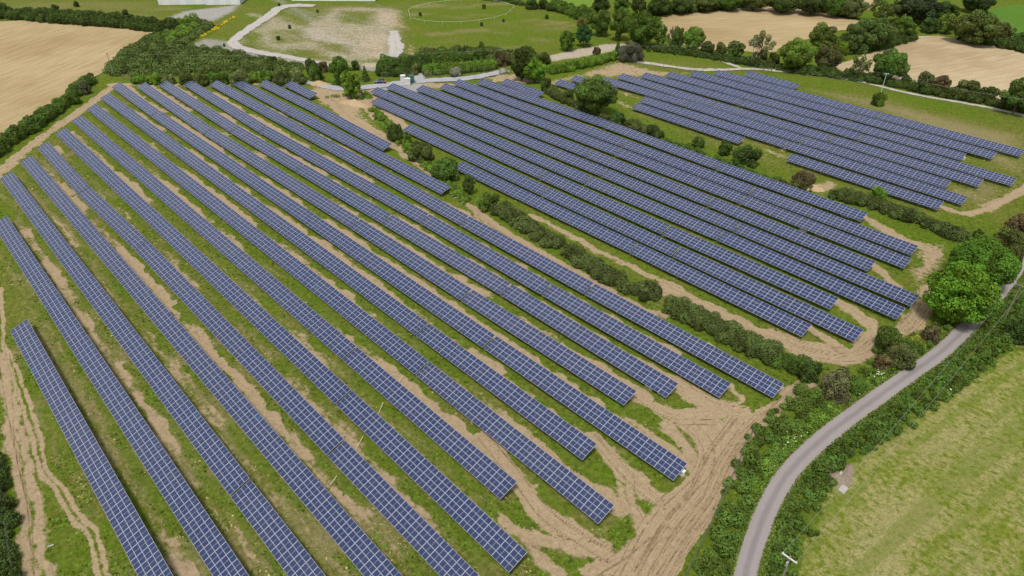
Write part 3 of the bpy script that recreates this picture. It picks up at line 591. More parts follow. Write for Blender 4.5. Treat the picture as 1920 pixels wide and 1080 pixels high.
def lobe_cloud(cen, rad, leaf, cover=1.5, zmin=.02, test=True, inner=.12):
    "points on the outside of a cluster of lobes (ellipsoids), with a tint per leaf that follows the lobe"
    cen = np.asarray(cen, float); rad = np.asarray(rad, float)
    if rad.ndim == 1: rad = np.repeat(rad[:, None], 3, 1)
    area = 4 * np.pi * (rad[:, 0] * rad[:, 2])
    cnt = np.maximum(6, (area * cover / (leaf * leaf * .52)).astype(int))
    ix = np.repeat(np.arange(len(cen)), cnt); d = rng.normal(0, 1, (len(ix), 3)); d /= np.linalg.norm(d, axis=1)[:, None]
    rr = 1 + rng.normal(0, .09, len(ix)); dp = rng.random(len(ix)) < inner; rr[dp] = rng.uniform(.4, .95, dp.sum())
    P = cen[ix] + d * rad[ix] * rr[:, None]; keep = P[:, 2] > zmin
    if test:
        for j in range(len(cen)):
            near = keep & (ix != j) & (np.abs(P[:, 0] - cen[j, 0]) < rad[j, 0]) & (np.abs(P[:, 1] - cen[j, 1]) < rad[j, 1])
            w = np.where(near)[0]
            if len(w):
                q = (((P[w] - cen[j]) / rad[j]) ** 2).sum(1); keep[w[q < .72]] = False
    lt = rng.random(len(cen)); tint = np.clip(lt[ix] * .66 + rng.random(len(ix)) * .32 + rng.normal(0, .06, len(ix)), 0, 1)
    return P[keep], (d / rad[ix])[keep] / np.linalg.norm((d / rad[ix])[keep], axis=1)[:, None], tint[keep]
def cloud_mesh(name, cen, rad, leaf, cover=1.5, test=True, zmin=.02, jit=.7):
    P, Nn, t = lobe_cloud(cen, rad, leaf, cover, zmin, test); Nn = Nn + np.array([0, 0, .35])
    V, F = leaves(P, Nn, leaf, jit); return mk_mesh(name, V, F, M['leaf'], tint=t)
def crown_lobes(kind, seed):
    r = np.random.default_rng(seed); cen = []; rad = []
    if kind == 'round':
        K, R, H, zc, rl = 70, .78, .66, .92, (.15, .27)
    elif kind == 'dome':
        K, R, H, zc, rl = 120, .80, .70, .92, (.15, .225)
    elif kind == 'oval':
        K, R, H, zc, rl = 50, .70, .76, 1.0, (.14, .27)
    elif kind == 'loose':
        K, R, H, zc, rl = 30, .80, .76, 1.05, (.11, .23)
    elif kind == 'bush':
        K, R, H, zc, rl = 32, .70, .52, .42, (.17, .34)
    for i in range(K):
        d = r.normal(0, 1, 3); d /= np.linalg.norm(d); f = r.uniform(.5, 1.06) ** .6
        if kind == 'dome': f = r.uniform(.88, 1.02)
        q = np.array([d[0] * R * f, d[1] * R * f, zc + d[2] * H * f])
        q[:2] *= 1 + .18 * math.sin(3 * math.atan2(d[1], d[0]) + seed)
        s = r.uniform(*rl); cen.append(q); rad.append((s, s, s * r.uniform(.75, 1.0)))
    if kind == 'dome': cen.append((0, 0, zc)); rad.append((.66, .66, .55))
    if kind in ('round', 'oval'): cen.append((0, 0, zc)); rad.append((.50, .50, .42))
    if kind == 'bush': cen.append((0, 0, .3)); rad.append((.52, .52, .36))
    return cen, rad
PROTO = {}
def proto(kind, cls, v):
    key = (kind, cls, v)
    if key in PROTO: return PROTO[key]
    leaf = {'big': .058, 'mid': .085, 'small': .13}[cls]
    if kind == 'conifer':
        n = 1500; z = rng.random(n) ** 1.25; a = rng.random(n) * 6.283; lay = .82 + .22 * np.sin(z * 34)
        rr = (1 - z) * lay * rng.uniform(.45, 1.05, n) + .02
        P = np.stack([rr * np.cos(a), rr * np.sin(a), .05 + z * 1.95], 1); Nn = np.stack([np.cos(a), np.sin(a), np.full(n, .5)], 1)
        V, F = leaves(P, Nn, .17, .6); me = mk_mesh('crown', V, F, M['leaf'], tint=rng.random(n))
    else:
        cen, rad = crown_lobes(kind, 100 + v * 17 + len(kind)); me = cloud_mesh('crown', cen, rad, leaf, {'round': 1.5, 'dome': 1.5, 'oval': 1.4, 'loose': 1.0, 'bush': 1.7}[kind])
    z = np.array([0.] * len(me.vertices) * 3) if False else None
    tr = None
    if kind != 'bush':
        b = MB(); b.tube([(0, 0, -.05), (.01, 0, .35), (.0, .02, .8), (.02, 0, 1.2)], [.065, .05, .036, .012], 7)
        for k in range(7):
            q = k * 2.4 + v; L = .45 + .12 * (k % 3); z0 = .42 + .07 * k
            b.tube([(0, 0, z0), (L * .5 * math.cos(q), L * .5 * math.sin(q), z0 + .22), (L * math.cos(q), L * math.sin(q), z0 + .42)], [.028, .018, .006], 5)
        tr = b.mesh('trunk', M['bark'])
    PROTO[key] = (me, tr); return PROTO[key]
def fit(x0, x1, y0, y1):
    "base point, width and height (metres) of a plant that fills this box of the photograph"
    W = H = 5.0; cx, cy = (x0 + x1) / 2, (y0 + y1) / 2
    for _ in range(6):
        p = G(cx, cy, H / 2); mpp = depth(p) / FPX
        th = math.atan2(CAMH - H / 2, math.hypot(p[0], p[1])); s, c = math.sin(th), math.cos(th)
        W = (x1 - x0) * mpp; h = (y1 - y0) * mpp
        H = 2 * math.sqrt(max((h / 2) ** 2 - (W / 2 * s) ** 2, (.34 * W * c) ** 2, (h * .3) ** 2)) / c
    return np.array([p[0], p[1], 0.0]), W, H
nplant = [0]
def plant(box, kind, col, label, cat=None, group=None, name=None):
    p, W, H = fit(*box); nplant[0] += 1; v = nplant[0] % 3
    cls = 'big' if W > 10.5 else 'mid' if (W > 4.5 or kind != 'bush') else 'small'
    me, tr = proto(kind, cls, v); rz = random.uniform(0, 6.28)
    top = {'round': 1.72, 'dome': 1.78, 'oval': 1.92, 'loose': 1.92, 'bush': 1.0, 'conifer': 2.0}[kind]
    sx, sz = W / 2 * (.89 if box[3] > 430 else 1.0), H / top * .95
    cj = tuple(c * random.uniform(.9, 1.1) for c in col)
    if kind == 'bush': sx, sz = W / 2 * 1.06, H / top * .86
    if kind == 'bush':
        o = link(name or 'bush', me, None, (p[0], p[1], -.1), rz, cj); o.scale = (sx, sx, sz)
        return tag(o, label, cat or 'bush', group)
    t = empty(name or ('conifer_tree' if kind == 'conifer' else 'tree'), (p[0], p[1], -.1), rz); tag(t, label, cat or 'tree', group)
    c = link('crown', me, t, color=cj); c.scale = (sx, sx, sz)
    k = link('trunk', tr, t); k.scale = (sx, sx, sz); return t
HG = 'trees along the lane'
PL = [  # x0, x1, y0, y1 in the photograph
 # the twin trees at the road bend and the scrub near them
 ((1738, 1870, 480, 612), 'dome', (.088, .168, .020), 'big bright green round tree at the road bend, the nearer of a pair', None),
 ((1774, 1902, 436, 545), 'dome', (.084, .160, .020), 'big bright green round tree at the road bend, behind its nearer twin', None),
 ((1636, 1694, 608, 664), 'bush', LG, 'round green bush at the end of the sandy loop by the middle field', None),
 ((1658, 1722, 640, 690), 'bush', LO, 'dark olive bush between the sandy loop and the grey road', None),
 ((1636, 1672, 664, 692), 'bush', LR, 'small rusty bush below the dark olive bush near the road', None),
 ((1704, 1734, 626, 652), 'bush', LY, 'yellow-green bush beside the grey road below the twin trees', None),
 ((1728, 1764, 606, 640), 'bush', LR, 'reddish bush under the twin trees at the road bend', None),
 ((1538, 1602, 688, 752), 'bush', (.13, .12, .06), 'broad brown flowering bush beside the end of the long field hedge', None),
 ((1500, 1542, 672, 716), 'bush', LD, 'dark bush where the field hedge meets the sandy headland', None),
 ((1888, 1938, 398, 442), 'bush', LR, 'brown thicket bush at the photo edge above the twin trees', None),
 ((1868, 1926, 424, 470), 'bush', LO, 'olive bush next to the brown thicket behind the twin trees', None),
 ((1826, 1846, 428, 444), 'bush', LD, 'small lone dark bush on grass just above the twin trees', None),
 ((1880, 1922, 455, 520), 'bush', LO, 'tall olive bush between the twin trees and the grey road', None),
 ((1886, 1945, 590, 640), 'bush', LD, 'dark bush across the road from the twin trees', None),
 # between left and middle fields
 ((634, 678, 128, 184), 'oval', LB, 'bright leafy tree beside the soil heap between left and middle fields', None),
 ((614, 660, 101, 158), 'oval', LG, 'tall green tree standing just behind the bright one by the soil heap', None),
 ((674, 694, 122, 150), 'conifer', LG, 'small pointed tree right of the tall green tree near the car', None),
 ((576, 608, 116, 150), 'bush', LG, 'round green bush on grass left of the tall green tree', None),
 ((570, 596, 108, 138), 'bush', LD, 'dark bush behind the round green bush near the gravel track', None),
 ((596, 616, 114, 134), 'bush', LR, 'dull brown bush between dark bush and tall green tree', None),
 ((656, 674, 112, 130), 'bush', LD, 'small dark bush behind the tall green tree on its right', None),
 ((724, 758, 228, 264), 'bush', LD, 'round dark bush at the first row of the middle field', None),
 ((758, 772, 250, 266), 'bush', LG, 'little green bush touching the right side of a round dark bush', None),
 ((762, 812, 262, 300), 'bush', LO, 'wide olive bush on the bank beside the left field, upper one', None),
 ((806, 864, 294, 334), 'bush', LG, 'wide green bush on the bank beside the second-to-last left row', None),
 ((864, 894, 322, 364), 'oval', LO, 'upright olive tree at the far end of the long field hedge', None),
 ((894, 940, 358, 392), 'bush', LG, 'low green bush just below the upright olive tree', None),
 # between middle and right fields
 ((1072, 1152, 139, 214), 'round', LG, 'big round tree standing between the middle and right solar fields', None),
 ((1052, 1078, 166, 192), 'bush', LO, 'olive bush at the left foot of the big round tree', None),
 ((1012, 1036, 144, 172), 'bush', LD, 'dark bush under the far end of the middle field, left of big round tree', None),
 ((1142, 1174, 208, 236), 'bush', LD, 'dark bush in the hedge just below the big round tree', None),
 ((1172, 1208, 222, 246), 'bush', LO, 'olive bush in the hedge, second below the big round tree', None),
 ((1206, 1240, 232, 258), 'bush', LD, 'dark bush in the hedge, third below the big round tree', None),
 ((1296, 1322, 254, 276), 'bush', LG, 'small green bush on open grass between middle and right fields', None),
 ((1346, 1374, 262, 290), 'bush', LD, 'upright dark bush beside a wider dark bush between middle and right fields', None),
 ((1376, 1430, 272, 308), 'bush', LD, 'wide dark bush on grass between middle and right fields', None),
 ((1488, 1530, 318, 348), 'bush', LR, 'brown-green bush beside the small soil heap above the middle field', None),
 ((1630, 1664, 347, 378), 'bush', LB, 'bright green bush rising from the dark hedge of the right field', None),
 ((1634, 1663, 171, 197), 'bush', LG, 'small round bush standing alone by the power pole on the verge', None),
 # top centre and right
 ((980, 1026, 108, 154), 'round', LB, 'bright round tree by the wooden gate at the end of the gravel track', None),
 ((956, 1000, 82, 150), 'oval', LD, 'tall dark tree left of the bright round tree by the gate', None),
 ((966, 1008, 84, 112), 'oval', LG, 'green tree behind the bright round tree by the gate', None),
 ((1004, 1034, 96, 120), 'bush', LD, 'dark bush between the gate tree and the stony yard', None),
 ((856, 866, 84, 108), 'conifer', LC, 'thin dark conifer behind the clipped hedge, left one', None),
 ((864, 877, 84, 108), 'conifer', LC, 'thin dark conifer behind the clipped hedge, right one', None),
 ((884, 918, 92, 112), 'bush', LD, 'dark bush to the right of the two thin conifers', None),
 ((896, 910, 76, 96), 'oval', LG, 'small young tree above the dark bush by the conifers', None),
 ((926, 956, 96, 122), 'bush', LR, 'dark reddish bush between clipped hedge and gate tree', None),
 ((842, 866, 124, 142), 'bush', LW, 'silvery grey shrub in front of the clipped hedge', None),
 ((768, 786, 120, 140), 'bush', LP, 'small pale bush behind the white cabinets', None),
 ((1046, 1082, 54, 94), 'oval', LG, 'green tree above the stony yard, left of a pair', None),
 ((1076, 1114, 44, 86), 'oval', (.036, .085, .028), 'darker tree above the stony yard, right of a pair', None),
 ((1111, 1128, 87, 103), 'bush', LR, 'small reddish bush standing on the stony yard', None),
 ((1152, 1164, 76, 104), 'oval', LG, 'slim tree at the right end of the stony yard hedge', None),
 ((1158, 1210, 82, 108), 'bush', (.10, .105, .06), 'grey twiggy thicket right of the stony yard', None),
 ((1080, 1104, 32, 48), 'bush', (.14, .13, .03), 'yellow-brown bush in front of the field hedge above the yard', None),
 ((1106, 1150, 16, 66), 'oval', LG, 'broad green tree left of two at the corner above the yard', HG),
 ((1140, 1188, 11, 74), 'oval', LG, 'broad green tree right of two at the corner above the yard', HG),
 ((1174, 1236, 20, 86), 'round', LG, 'large open tree with dark trunk beside the pale stubble field', HG),
 ((1216, 1256, 36, 88), 'loose', LG, 'thin see-through tree right of the large open tree', HG),
 ((1250, 1266, 50, 90), 'loose', LP, 'thin pale sapling before the pale stubble field', HG),
 ((1258, 1286, 48, 92), 'oval', LG, 'slender green tree in front of the stubble, left of a fuller tree', HG),
 ((1280, 1320, 47, 96), 'round', LB, 'full green tree in front of the stubble near the top lane', HG),
 ((1314, 1340, 76, 98), 'bush', LD, 'dark bush right of the full green tree by the lane', None),
 ((1338, 1366, 78, 104), 'bush', LO, 'dull green bush left of the tree by the timber pole', None),
 ((1360, 1398, 73, 112), 'oval', LG, 'rounded tree just left of the pale power pole', HG),
 ((1403, 1454, 58, 118), 'loose', LP, 'tall pale loose tree right behind the pale power pole', HG),
 ((1420, 1440, 92, 116), 'bush', LD, 'dark bush under the tall pale loose tree', None),
 ((1440, 1462, 98, 118), 'bush', LD, 'dark bush between the pale loose tree and a bright full tree', None),
 ((1460, 1526, 72, 132), 'round', LB, 'bright full tree on the lane, right of the pale loose tree', HG),
 ((1510, 1576, 42, 94), 'oval', LG, 'tall green tree behind the bright full tree on the lane', HG),
 ((1528, 1580, 80, 134), 'round', (.075, .085, .032), 'bronze-tinted tree next to the bright full tree', HG),
 ((1566, 1592, 74, 112), 'oval', LB, 'bright tree pressed against the bronze-tinted tree', HG),
 ((1574, 1628, 41, 98), 'oval', LO, 'dark olive tree in the hedge between the two stubble fields, left', HG),
 ((1602, 1680, 29, 92), 'round', LO, 'broad dark tree in the hedge between the two stubble fields, middle', HG),
 ((1668, 1720, 29, 74), 'oval', LG, 'rounded tree at the hedge end between the two stubble fields', HG),
 ((1594, 1636, 92, 146), 'loose', LP, 'pale airy tree before the stubble, left of the big lane tree', HG),
 ((1637, 1702, 89, 152), 'round', LG, 'large lane tree behind the thin white pole', HG),
 ((1580, 1604, 126, 144), 'bush', LD, 'small dark bush left of the pale airy tree', None),
 ((1688, 1710, 138, 156), 'bush', LD, 'small dark bush at the right foot of the large lane tree', None),
 ((1717, 1752, 130, 172), 'oval', LO, 'olive tree beside a reddish tree in the lane hedge', None),
 ((1748, 1786, 139, 174), 'oval', LR, 'reddish tree in the lane hedge before the stubble', None),
 ((1792, 1842, 150, 180), 'bush', LO, 'wide olive bush in the lane hedge right of the reddish tree', None),
 ((1838, 1872, 160, 186), 'bush', LD, 'dark bush right of the wide olive bush in the lane hedge', None),
 ((1880, 1948, 141, 214), 'oval', LG, 'tall green tree at the right photo edge by the lane', None),
 ((1632, 1690, -14, 40), 'loose', LO, 'dark open tree at the top of the photo beside a pale gap', None),
 ((1680, 1764, -14, 40), 'round', (.050, .060, .026), 'spreading dull tree at the top edge above the hedge corner', None),
 ((1742, 1800, 4, 38), 'oval', LD, 'dark tree between the spreading dull tree and green pasture', None),
 ((1728, 1766, 32, 60), 'bush', LD, 'dark bush at the gateway corner of the right stubble field', None),
 ((1760, 1796, 22, 62), 'oval', LB, 'light green tree right of the gateway corner bush', None),
 ((1790, 1876, 20, 82), 'round', LO, 'huge dark rounded tree in the hedge below the green pasture', None),
 ((1862, 1904, 40, 84), 'oval', LO, 'dark tree right of the huge rounded one below the pasture', None),
 ((1896, 1945, 58, 92), 'oval', LD, 'dark tree at the right edge in the pasture hedge', None),
 ((1806, 1868, -18, 20), 'round', LD, 'dark tree at the top edge beside the green pasture', None),
 # hedge trees along the top, behind the pale stubble field
 ((1106, 1148, -12, 24), 'oval', LD, 'dark tree on the skyline hedge, first from the left', 'trees along the far hedge'),
 ((1146, 1184, -10, 20), 'oval', LG, 'green tree on the skyline hedge, second from the left', 'trees along the far hedge'),
 ((1180, 1214, -14, 28), 'oval', LD, 'slender dark tree on the skyline hedge, third from the left', 'trees along the far hedge'),
 ((1216, 1262, -6, 28), 'round', LD, 'round dark tree on the skyline hedge, fourth from the left', 'trees along the far hedge'),
 ((1258, 1302, -8, 26), 'round', LD, 'dark tree on the skyline hedge, fifth from the left', 'trees along the far hedge'),
 ((1300, 1346, -10, 22), 'round', LO, 'olive tree on the skyline hedge, sixth from the left', 'trees along the far hedge'),
 ((1344, 1392, -12, 18), 'round', LG, 'green tree on the skyline hedge, seventh from the left', 'trees along the far hedge'),
 ((1388, 1442, -14, 14), 'round', LO, 'olive tree on the skyline hedge, eighth from the left', 'trees along the far hedge'),
 ((1440, 1500, -14, 20), 'round', LO, 'olive tree on the skyline hedge, ninth from the left', 'trees along the far hedge'),
 ((1494, 1552, -12, 26), 'round', LD, 'dark tree on the skyline hedge, tenth from the left', 'trees along the far hedge'),
 ((1546, 1590, -8, 32), 'round', LG, 'green tree on the skyline hedge, second from its right end', 'trees along the far hedge'),
 ((1580, 1624, -12, 34), 'round', LP, 'pale green tree at the right end of the skyline hedge', 'trees along the far hedge'),
 ((984, 1010, 0, 14), 'bush', LD, 'dark bush at the top, left one on the meadow edge', None),
 ((1006, 1030, -2, 16), 'bush', LD, 'dark bush at the top, middle one on the meadow edge', None),
 ((1022, 1042, 6, 18), 'bush', LD, 'dark bush at the top, right one on the meadow edge', None),
 # upper left
 ((161, 178, 136, 152), 'bush', LD, 'round dark bush at the top end of the tan field hedge', None),
 ((145, 168, 150, 176), 'bush', (.10, .115, .05), 'pale flowering bush in the tan field hedge', None),
 ((122, 150, 168, 194), 'bush', LG, 'green bush below the pale flowering bush in the tan field hedge', None),
 ((94, 110, 8, 18), 'bush', LD, 'small bush on the rough hillside, left of a taller one', None),
 ((137, 148, 1, 12), 'bush', LD, 'taller dark bush on the rough hillside at top left', None),
 ((228, 240, 17, 27), 'bush', LD, 'dark bush on the hillside, upper of a group of three', None),
 ((222, 234, 27, 36), 'bush', LD, 'dark bush on the hillside, left of a group of three', None),
 ((235, 253, 26, 38), 'bush', LD, 'dark bush on the hillside, right of a group of three', None),
 ((248, 262, 139, 156), 'bush', LB, 'light green bush behind the first left row at its far end', 'light bushes behind the left field'),
 ((260, 274, 140, 156), 'bush', LB, 'light green bush second along behind the left field rows', 'light bushes behind the left field'),
 ((272, 286, 141, 157), 'bush', LB, 'light green bush third along behind the left field rows', 'light bushes behind the left field'),
 ((285, 302, 132, 157), 'bush', LB, 'taller light green bush fourth along behind the left field rows', 'light bushes behind the left field'),
 ((304, 324, 138, 156), 'bush', LP, 'pale green bush fifth along behind the left field rows', 'light bushes behind the left field'),
 ((340, 364, 136, 156), 'bush', LO, 'olive bush sixth along behind the left field rows', 'light bushes behind the left field'),
 ((362, 388, 137, 157), 'bush', LO, 'olive bush seventh along behind the left field rows', 'light bushes behind the left field'),
 ((386, 408, 134, 154), 'bush', LG, 'green bush eighth along behind the left field rows', 'light bushes behind the left field'),
 ((406, 430, 134, 154), 'bush', LG, 'green bush ninth along behind the left field rows', 'light bushes behind the left field'),
 ((434, 468, 130, 154), 'bush', LP, 'pale bush tenth along behind the left field rows', 'light bushes behind the left field'),
 ((470, 490, 132, 152), 'bush', LB, 'bright bush eleventh along behind the left field rows', 'light bushes behind the left field'),
 ((490, 510, 130, 150), 'bush', LB, 'bright bush twelfth along behind the left field rows', 'light bushes behind the left field'),
 ((512, 544, 130, 154), 'bush', LO, 'dull bush thirteenth along behind the left field rows', 'light bushes behind the left field'),
 ((540, 572, 128, 152), 'bush', LP, 'yellowish bush last of the line behind the left field rows', 'light bushes behind the left field'),
 ((498, 520, 104, 120), 'bush', LD, 'dark bush on the scrub edge above the line of light bushes', None),
]
for box, kind, col, lb, gr in PL:
    if gr and gr.startswith('light bushes'): box = (box[0] - 4, box[1] + 4, box[2] + 2, box[3])
    plant(box, kind, col, lb, None, gr)
for i, (x, y) in enumerate([(523, 8), (543, 50), (522, 71), (595, 20), (788, 26), (907, 12), (944, 38), (903, 45), (1025, 31), (420, 84)]):
    sx = 2.6 + .6 * (i % 3)
    plant((x - sx, x + sx, y - sx * 1.3, y + sx), 'bush', LD, ['tiny dark sapling beside the quarry track top', 'tiny dark sapling on the mossy slope above the track curve', 'tiny dark sapling on a green patch inside the track curve', 'tiny dark sapling at the top of the worked-over slope',
      'tiny dark bush inside the white tape paddock, left', 'tiny dark bush near the far side of the tape paddock', 'tiny dark bush inside the tape paddock corner, right', 'tiny dark bush just below the white tape', 'tiny dark bush alone on the green hillside', 'tiny sapling at the bend of the quarry track'][i], None, 'saplings on the far slope')

RP = smooth(GP(ROAD)[:, :2], 8)
def road_d(x, y): return float(np.hypot(RP[:, 0] - x, RP[:, 1] - y).min())
def hedge(name, pts, wd, ht, col, label, leaf=.30, rel=(.75, 1.15), cover=1.25, group=None, clipped=False, gap=.0, cat='hedge'):
    P = smooth(GP(pts)[:, :2], 6); seg = np.hypot(*np.diff(P, axis=0).T); s = np.concatenate([[0], np.cumsum(seg)]); L = s[-1]
    step = max(.55, wd * .22); n = int(L / step); cen = []; rad = []; org = P.mean(0)
    for k in range(n):
        q = L * (k + rng.random()) / n; x, y = np.interp(q, s, P[:, 0]), np.interp(q, s, P[:, 1])
        if gap and vnoise(np.array([q / 6.0]), np.array([3.3]), int(abs(pts[0][0])))[0] < gap: continue
        hm = .62 + .65 * float(vnoise(np.array([q / 5.0]), np.array([1.1]), int(abs(pts[0][1])) + 5)[0]) if not clipped else 1.0
        for j in range(max(2, int(wd / 1.05))):
            off = rng.uniform(-.5, .5) * wd; h = ht * hm * rng.uniform(*rel) * (1 - .45 * (2 * off / wd) ** 2)
            r = max(.35, min(wd * .30, h * .5) * rng.uniform(.8, 1.2)); dx, dy = rng.normal(0, .4, 2)
            T = np.array([np.interp(q + .5, s, P[:, 0]) - np.interp(q - .5, s, P[:, 0]), np.interp(q + .5, s, P[:, 1]) - np.interp(q - .5, s, P[:, 1])]); T /= np.hypot(*T) + 1e-9
            cx, cy = x - T[1] * off + dx, y + T[0] * off + dy
            if road_d(cx, cy) < 1.75 + r * .85: continue
            cen.append((cx - org[0], cy - org[1], max(.2, h - r))); rad.append((r, r, r))
            if h > 2.2 * r: cen.append((cx - org[0], cy - org[1], h * .42)); rad.append((r * 1.05, r * 1.05, h * .4))
    me = cloud_mesh(name, cen, rad, leaf, cover, True, .0)
    o = link(name, me, None, (org[0], org[1], -.08), None, tuple(c * random.uniform(.95, 1.05) for c in col))
    return tag(o, label, cat, group)
hedge('hedge', [(-25, 38), (0, 32), (60, 36), (110, 41), (170, 45), (230, 50), (290, 57), (330, 58)], 6, 5.2, LD, 'dark hedge along the top of the large tan field at left', .45)
hedge('hedge', [(-20, 298), (5, 280), (30, 262), (62, 240), (95, 217), (125, 193), (150, 172), (168, 155)], 4.0, 3.4, LG, 'hedge running down between the tan field and the left solar field', .34)
hedge('hedge', [(940, 396), (985, 428), (1030, 456), (1085, 488), (1130, 515), (1180, 540), (1232, 557)], 4.2, 2.7, LO, 'long hedge between left and middle fields, upper stretch', .27, (.5, 1.2), gap=.22)
hedge('hedge', [(1254, 577), (1300, 600), (1350, 624), (1400, 650), (1452, 676)], 4.2, 2.6, LO, 'long hedge between left and middle fields, lower stretch after the gap', .26, (.5, 1.2), gap=.18)
hedge('hedge', [(1452, 676), (1490, 690), (1520, 702)], 3.2, 2.4, LG, 'short low hedge joining the lower stretch to the brown bush', .26)
hedge('hedge', [(700, 205), (716, 225), (735, 250), (760, 275), (790, 300), (830, 340), (880, 380)], 3.2, 1.1, LB, 'low weedy bank of grass beside the far left rows', .28, cat='bank')
hedge('hedge', [(1030, 172), (1060, 190), (1100, 208), (1150, 228), (1200, 246), (1240, 258)], 3.6, 2.1, LO, 'hedge below the big round tree, along the middle field top', .32)
hedge('hedge', [(1240, 262), (1300, 284), (1360, 305), (1440, 336), (1490, 346)], 3.0, 1.2, LG, 'low straggling hedge below the wide dark bush', .30, gap=.25)
hedge('hedge', [(1556, 366), (1600, 376), (1650, 390), (1700, 410), (1760, 430), (1806, 452)], 4.4, 2.7, LO, 'dark hedge below the last row of the right field', .29)
hedge('hedge', [(1440, 345), (1480, 352), (1522, 356)], 3.0, 1.8, LO, 'short hedge left of the small soil heap', .30)
hedge('clipped_hedge', [(1030, 138), (1060, 132), (1100, 123), (1130, 116), (1153, 110)], 3.2, 3.3, LB, 'bright clipped hedge between the stony yard and bare earth', .32, (.9, 1.05), clipped=True)
hedge('clipped_hedge', [(795, 139), (830, 137), (870, 134), (905, 131), (926, 127)], 4.0, 4.0, LB, 'bright clipped hedge behind the gravel track, front one', .34, (.9, 1.06), clipped=True)
hedge('hedge', [(714, 140), (745, 138), (775, 134), (800, 130)], 5.0, 5.6, LD, 'tall dark hedge right of the white track end', .38)
hedge('hedge', [(715, 133), (760, 128), (800, 122), (860, 116), (910, 110)], 5.0, 5.0, LG, 'tall green hedge behind the clipped hedge', .40)
hedge('hedge', [(1040, 17), (1065, 24), (1090, 34), (1112, 44)], 6, 5.0, LG, 'bushy field hedge above the yellow-brown bush', .45)
hedge('hedge', [(900, -2), (950, 3), (985, 10), (1042, 18)], 3.5, 2.0, LD, 'thin dark hedge along the top of the tape paddock', .45)
hedge('hedge', [(1215, 92), (1260, 98), (1320, 106), (1380, 116), (1440, 126), (1500, 135)], 6, 2.4, LD, 'dark undergrowth below the lane trees, left stretch', .36, cat='undergrowth')
hedge('hedge', [(1500, 135), (1560, 142), (1640, 154), (1700, 164), (1740, 174)], 6, 2.8, LD, 'dark undergrowth below the lane trees, middle stretch', .36, cat='undergrowth')
hedge('hedge', [(1740, 174), (1800, 184), (1860, 194), (1950, 214)], 6, 2.8, LD, 'dark undergrowth below the lane trees, right stretch', .36, cat='undergrowth')
hedge('hedge', [(1210, 28), (1300, 22), (1380, 14), (1440, 10), (1520, 18), (1600, 34)], 5, 3.0, LD, 'dark hedge bottom below the skyline trees', .5)
hedge('hedge', [(1800, 72), (1850, 82), (1900, 92), (1960, 104)], 6, 4.0, LD, 'dark hedge along the upper side of the right stubble field', .45)
hedge('hedge', [(1570, 100), (1610, 96), (1660, 86), (1705, 72)], 6, 3.5, LD, 'dark hedge between the two stubble fields', .42)
hedge('roadside_scrub', [(1520, 742), (1490, 782), (1452, 820), (1430, 848), (1410, 890), (1392, 930), (1382, 975), (1364, 1020), (1346, 1100)], 5.6, 2.0, LG, 'rough green scrub bank between the sandy headland and the road', .25, (.6, 1.2), cat='scrub')
hedge('roadside_scrub', [(1600, 752), (1560, 780), (1520, 806), (1490, 838), (1462, 866), (1436, 908)], 4.2, 1.5, LB, 'leafy verge beside the upper side of the road', .24, (.6, 1.2), cat='scrub')
hedge('roadside_scrub', [(1740, 640), (1700, 675), (1650, 700), (1620, 730), (1590, 750)], 6.0, 1.7, LG, 'weedy bank between the olive bush and the road', .25, (.5, 1.2), cat='scrub')
hedge('roadside_hedge', [(1930, 560), (1900, 610), (1860, 660), (1800, 706), (1740, 748), (1690, 780), (1640, 815)], 3.6, 1.7, LG, 'roadside hedge on the meadow side, upper stretch', .25, (.65, 1.15))
hedge('roadside_hedge', [(1640, 815), (1596, 842), (1560, 866), (1532, 900), (1512, 935)], 4.0, 1.7, LG, 'roadside hedge on the meadow side, stretch above the spoil heap', .25, (.65, 1.15))
hedge('roadside_hedge', [(1512, 935), (1496, 970), (1476, 1010), (1462, 1050), (1452, 1100)], 4.6, 1.8, LG, 'roadside hedge on the meadow side, lowest stretch by the pole', .25, (.65, 1.15))
hedge('roadside_hedge', [(1905, 540), (1880, 585), (1840, 630), (1790, 670), (1740, 706)], 1.8, .9, LG, 'low green verge on the meadow side of the road', .24, (.6, 1.2), cat='verge')
hedge('hedge', [(-22, 860), (-12, 930), (-4, 990), (4, 1040), (10, 1100)], 3.6, 2.2, LD, 'dark hedge in the bottom left corner of the photo', .25)
hedge('hedge', [(1800, 590), (1770, 625), (1745, 650)], 4, 1.6, LG, 'green brambles at the foot of the nearer twin tree', .26, cat='brambles')
def thicket(name, pts, n, r, h, leaf, col, label, cover=1.1, kind='stuff'):
    P = GP(pts)[:, :2]; lo, hi = P.min(0), P.max(0); cen = []; rad = []
    while len(cen) < n:
        q = rng.uniform(lo, hi); ins = False
        for A, B in zip(P, np.roll(P, -1, 0)):
            if (A[1] > q[1]) != (B[1] > q[1]) and q[0] < (B[0] - A[0]) * (q[1] - A[1]) / (B[1] - A[1] + 1e-12) + A[0]: ins = not ins
        if not ins: continue
        rr = rng.uniform(*r); hh = rng.uniform(*h) * (.6 + .8 * float(vnoise(np.array([q[0] / 12]), np.array([q[1] / 12]), 9)[0]))
        if road_d(*q) < 1.7 + rr * .85: continue
        cen.append((*q, hh * .35)); rad.append((rr, rr, hh * .65))
    me = cloud_mesh(name, cen, rad, leaf, cover, False, .05); o = link(name, me, color=col); o['kind'] = kind; o['label'] = label; return o
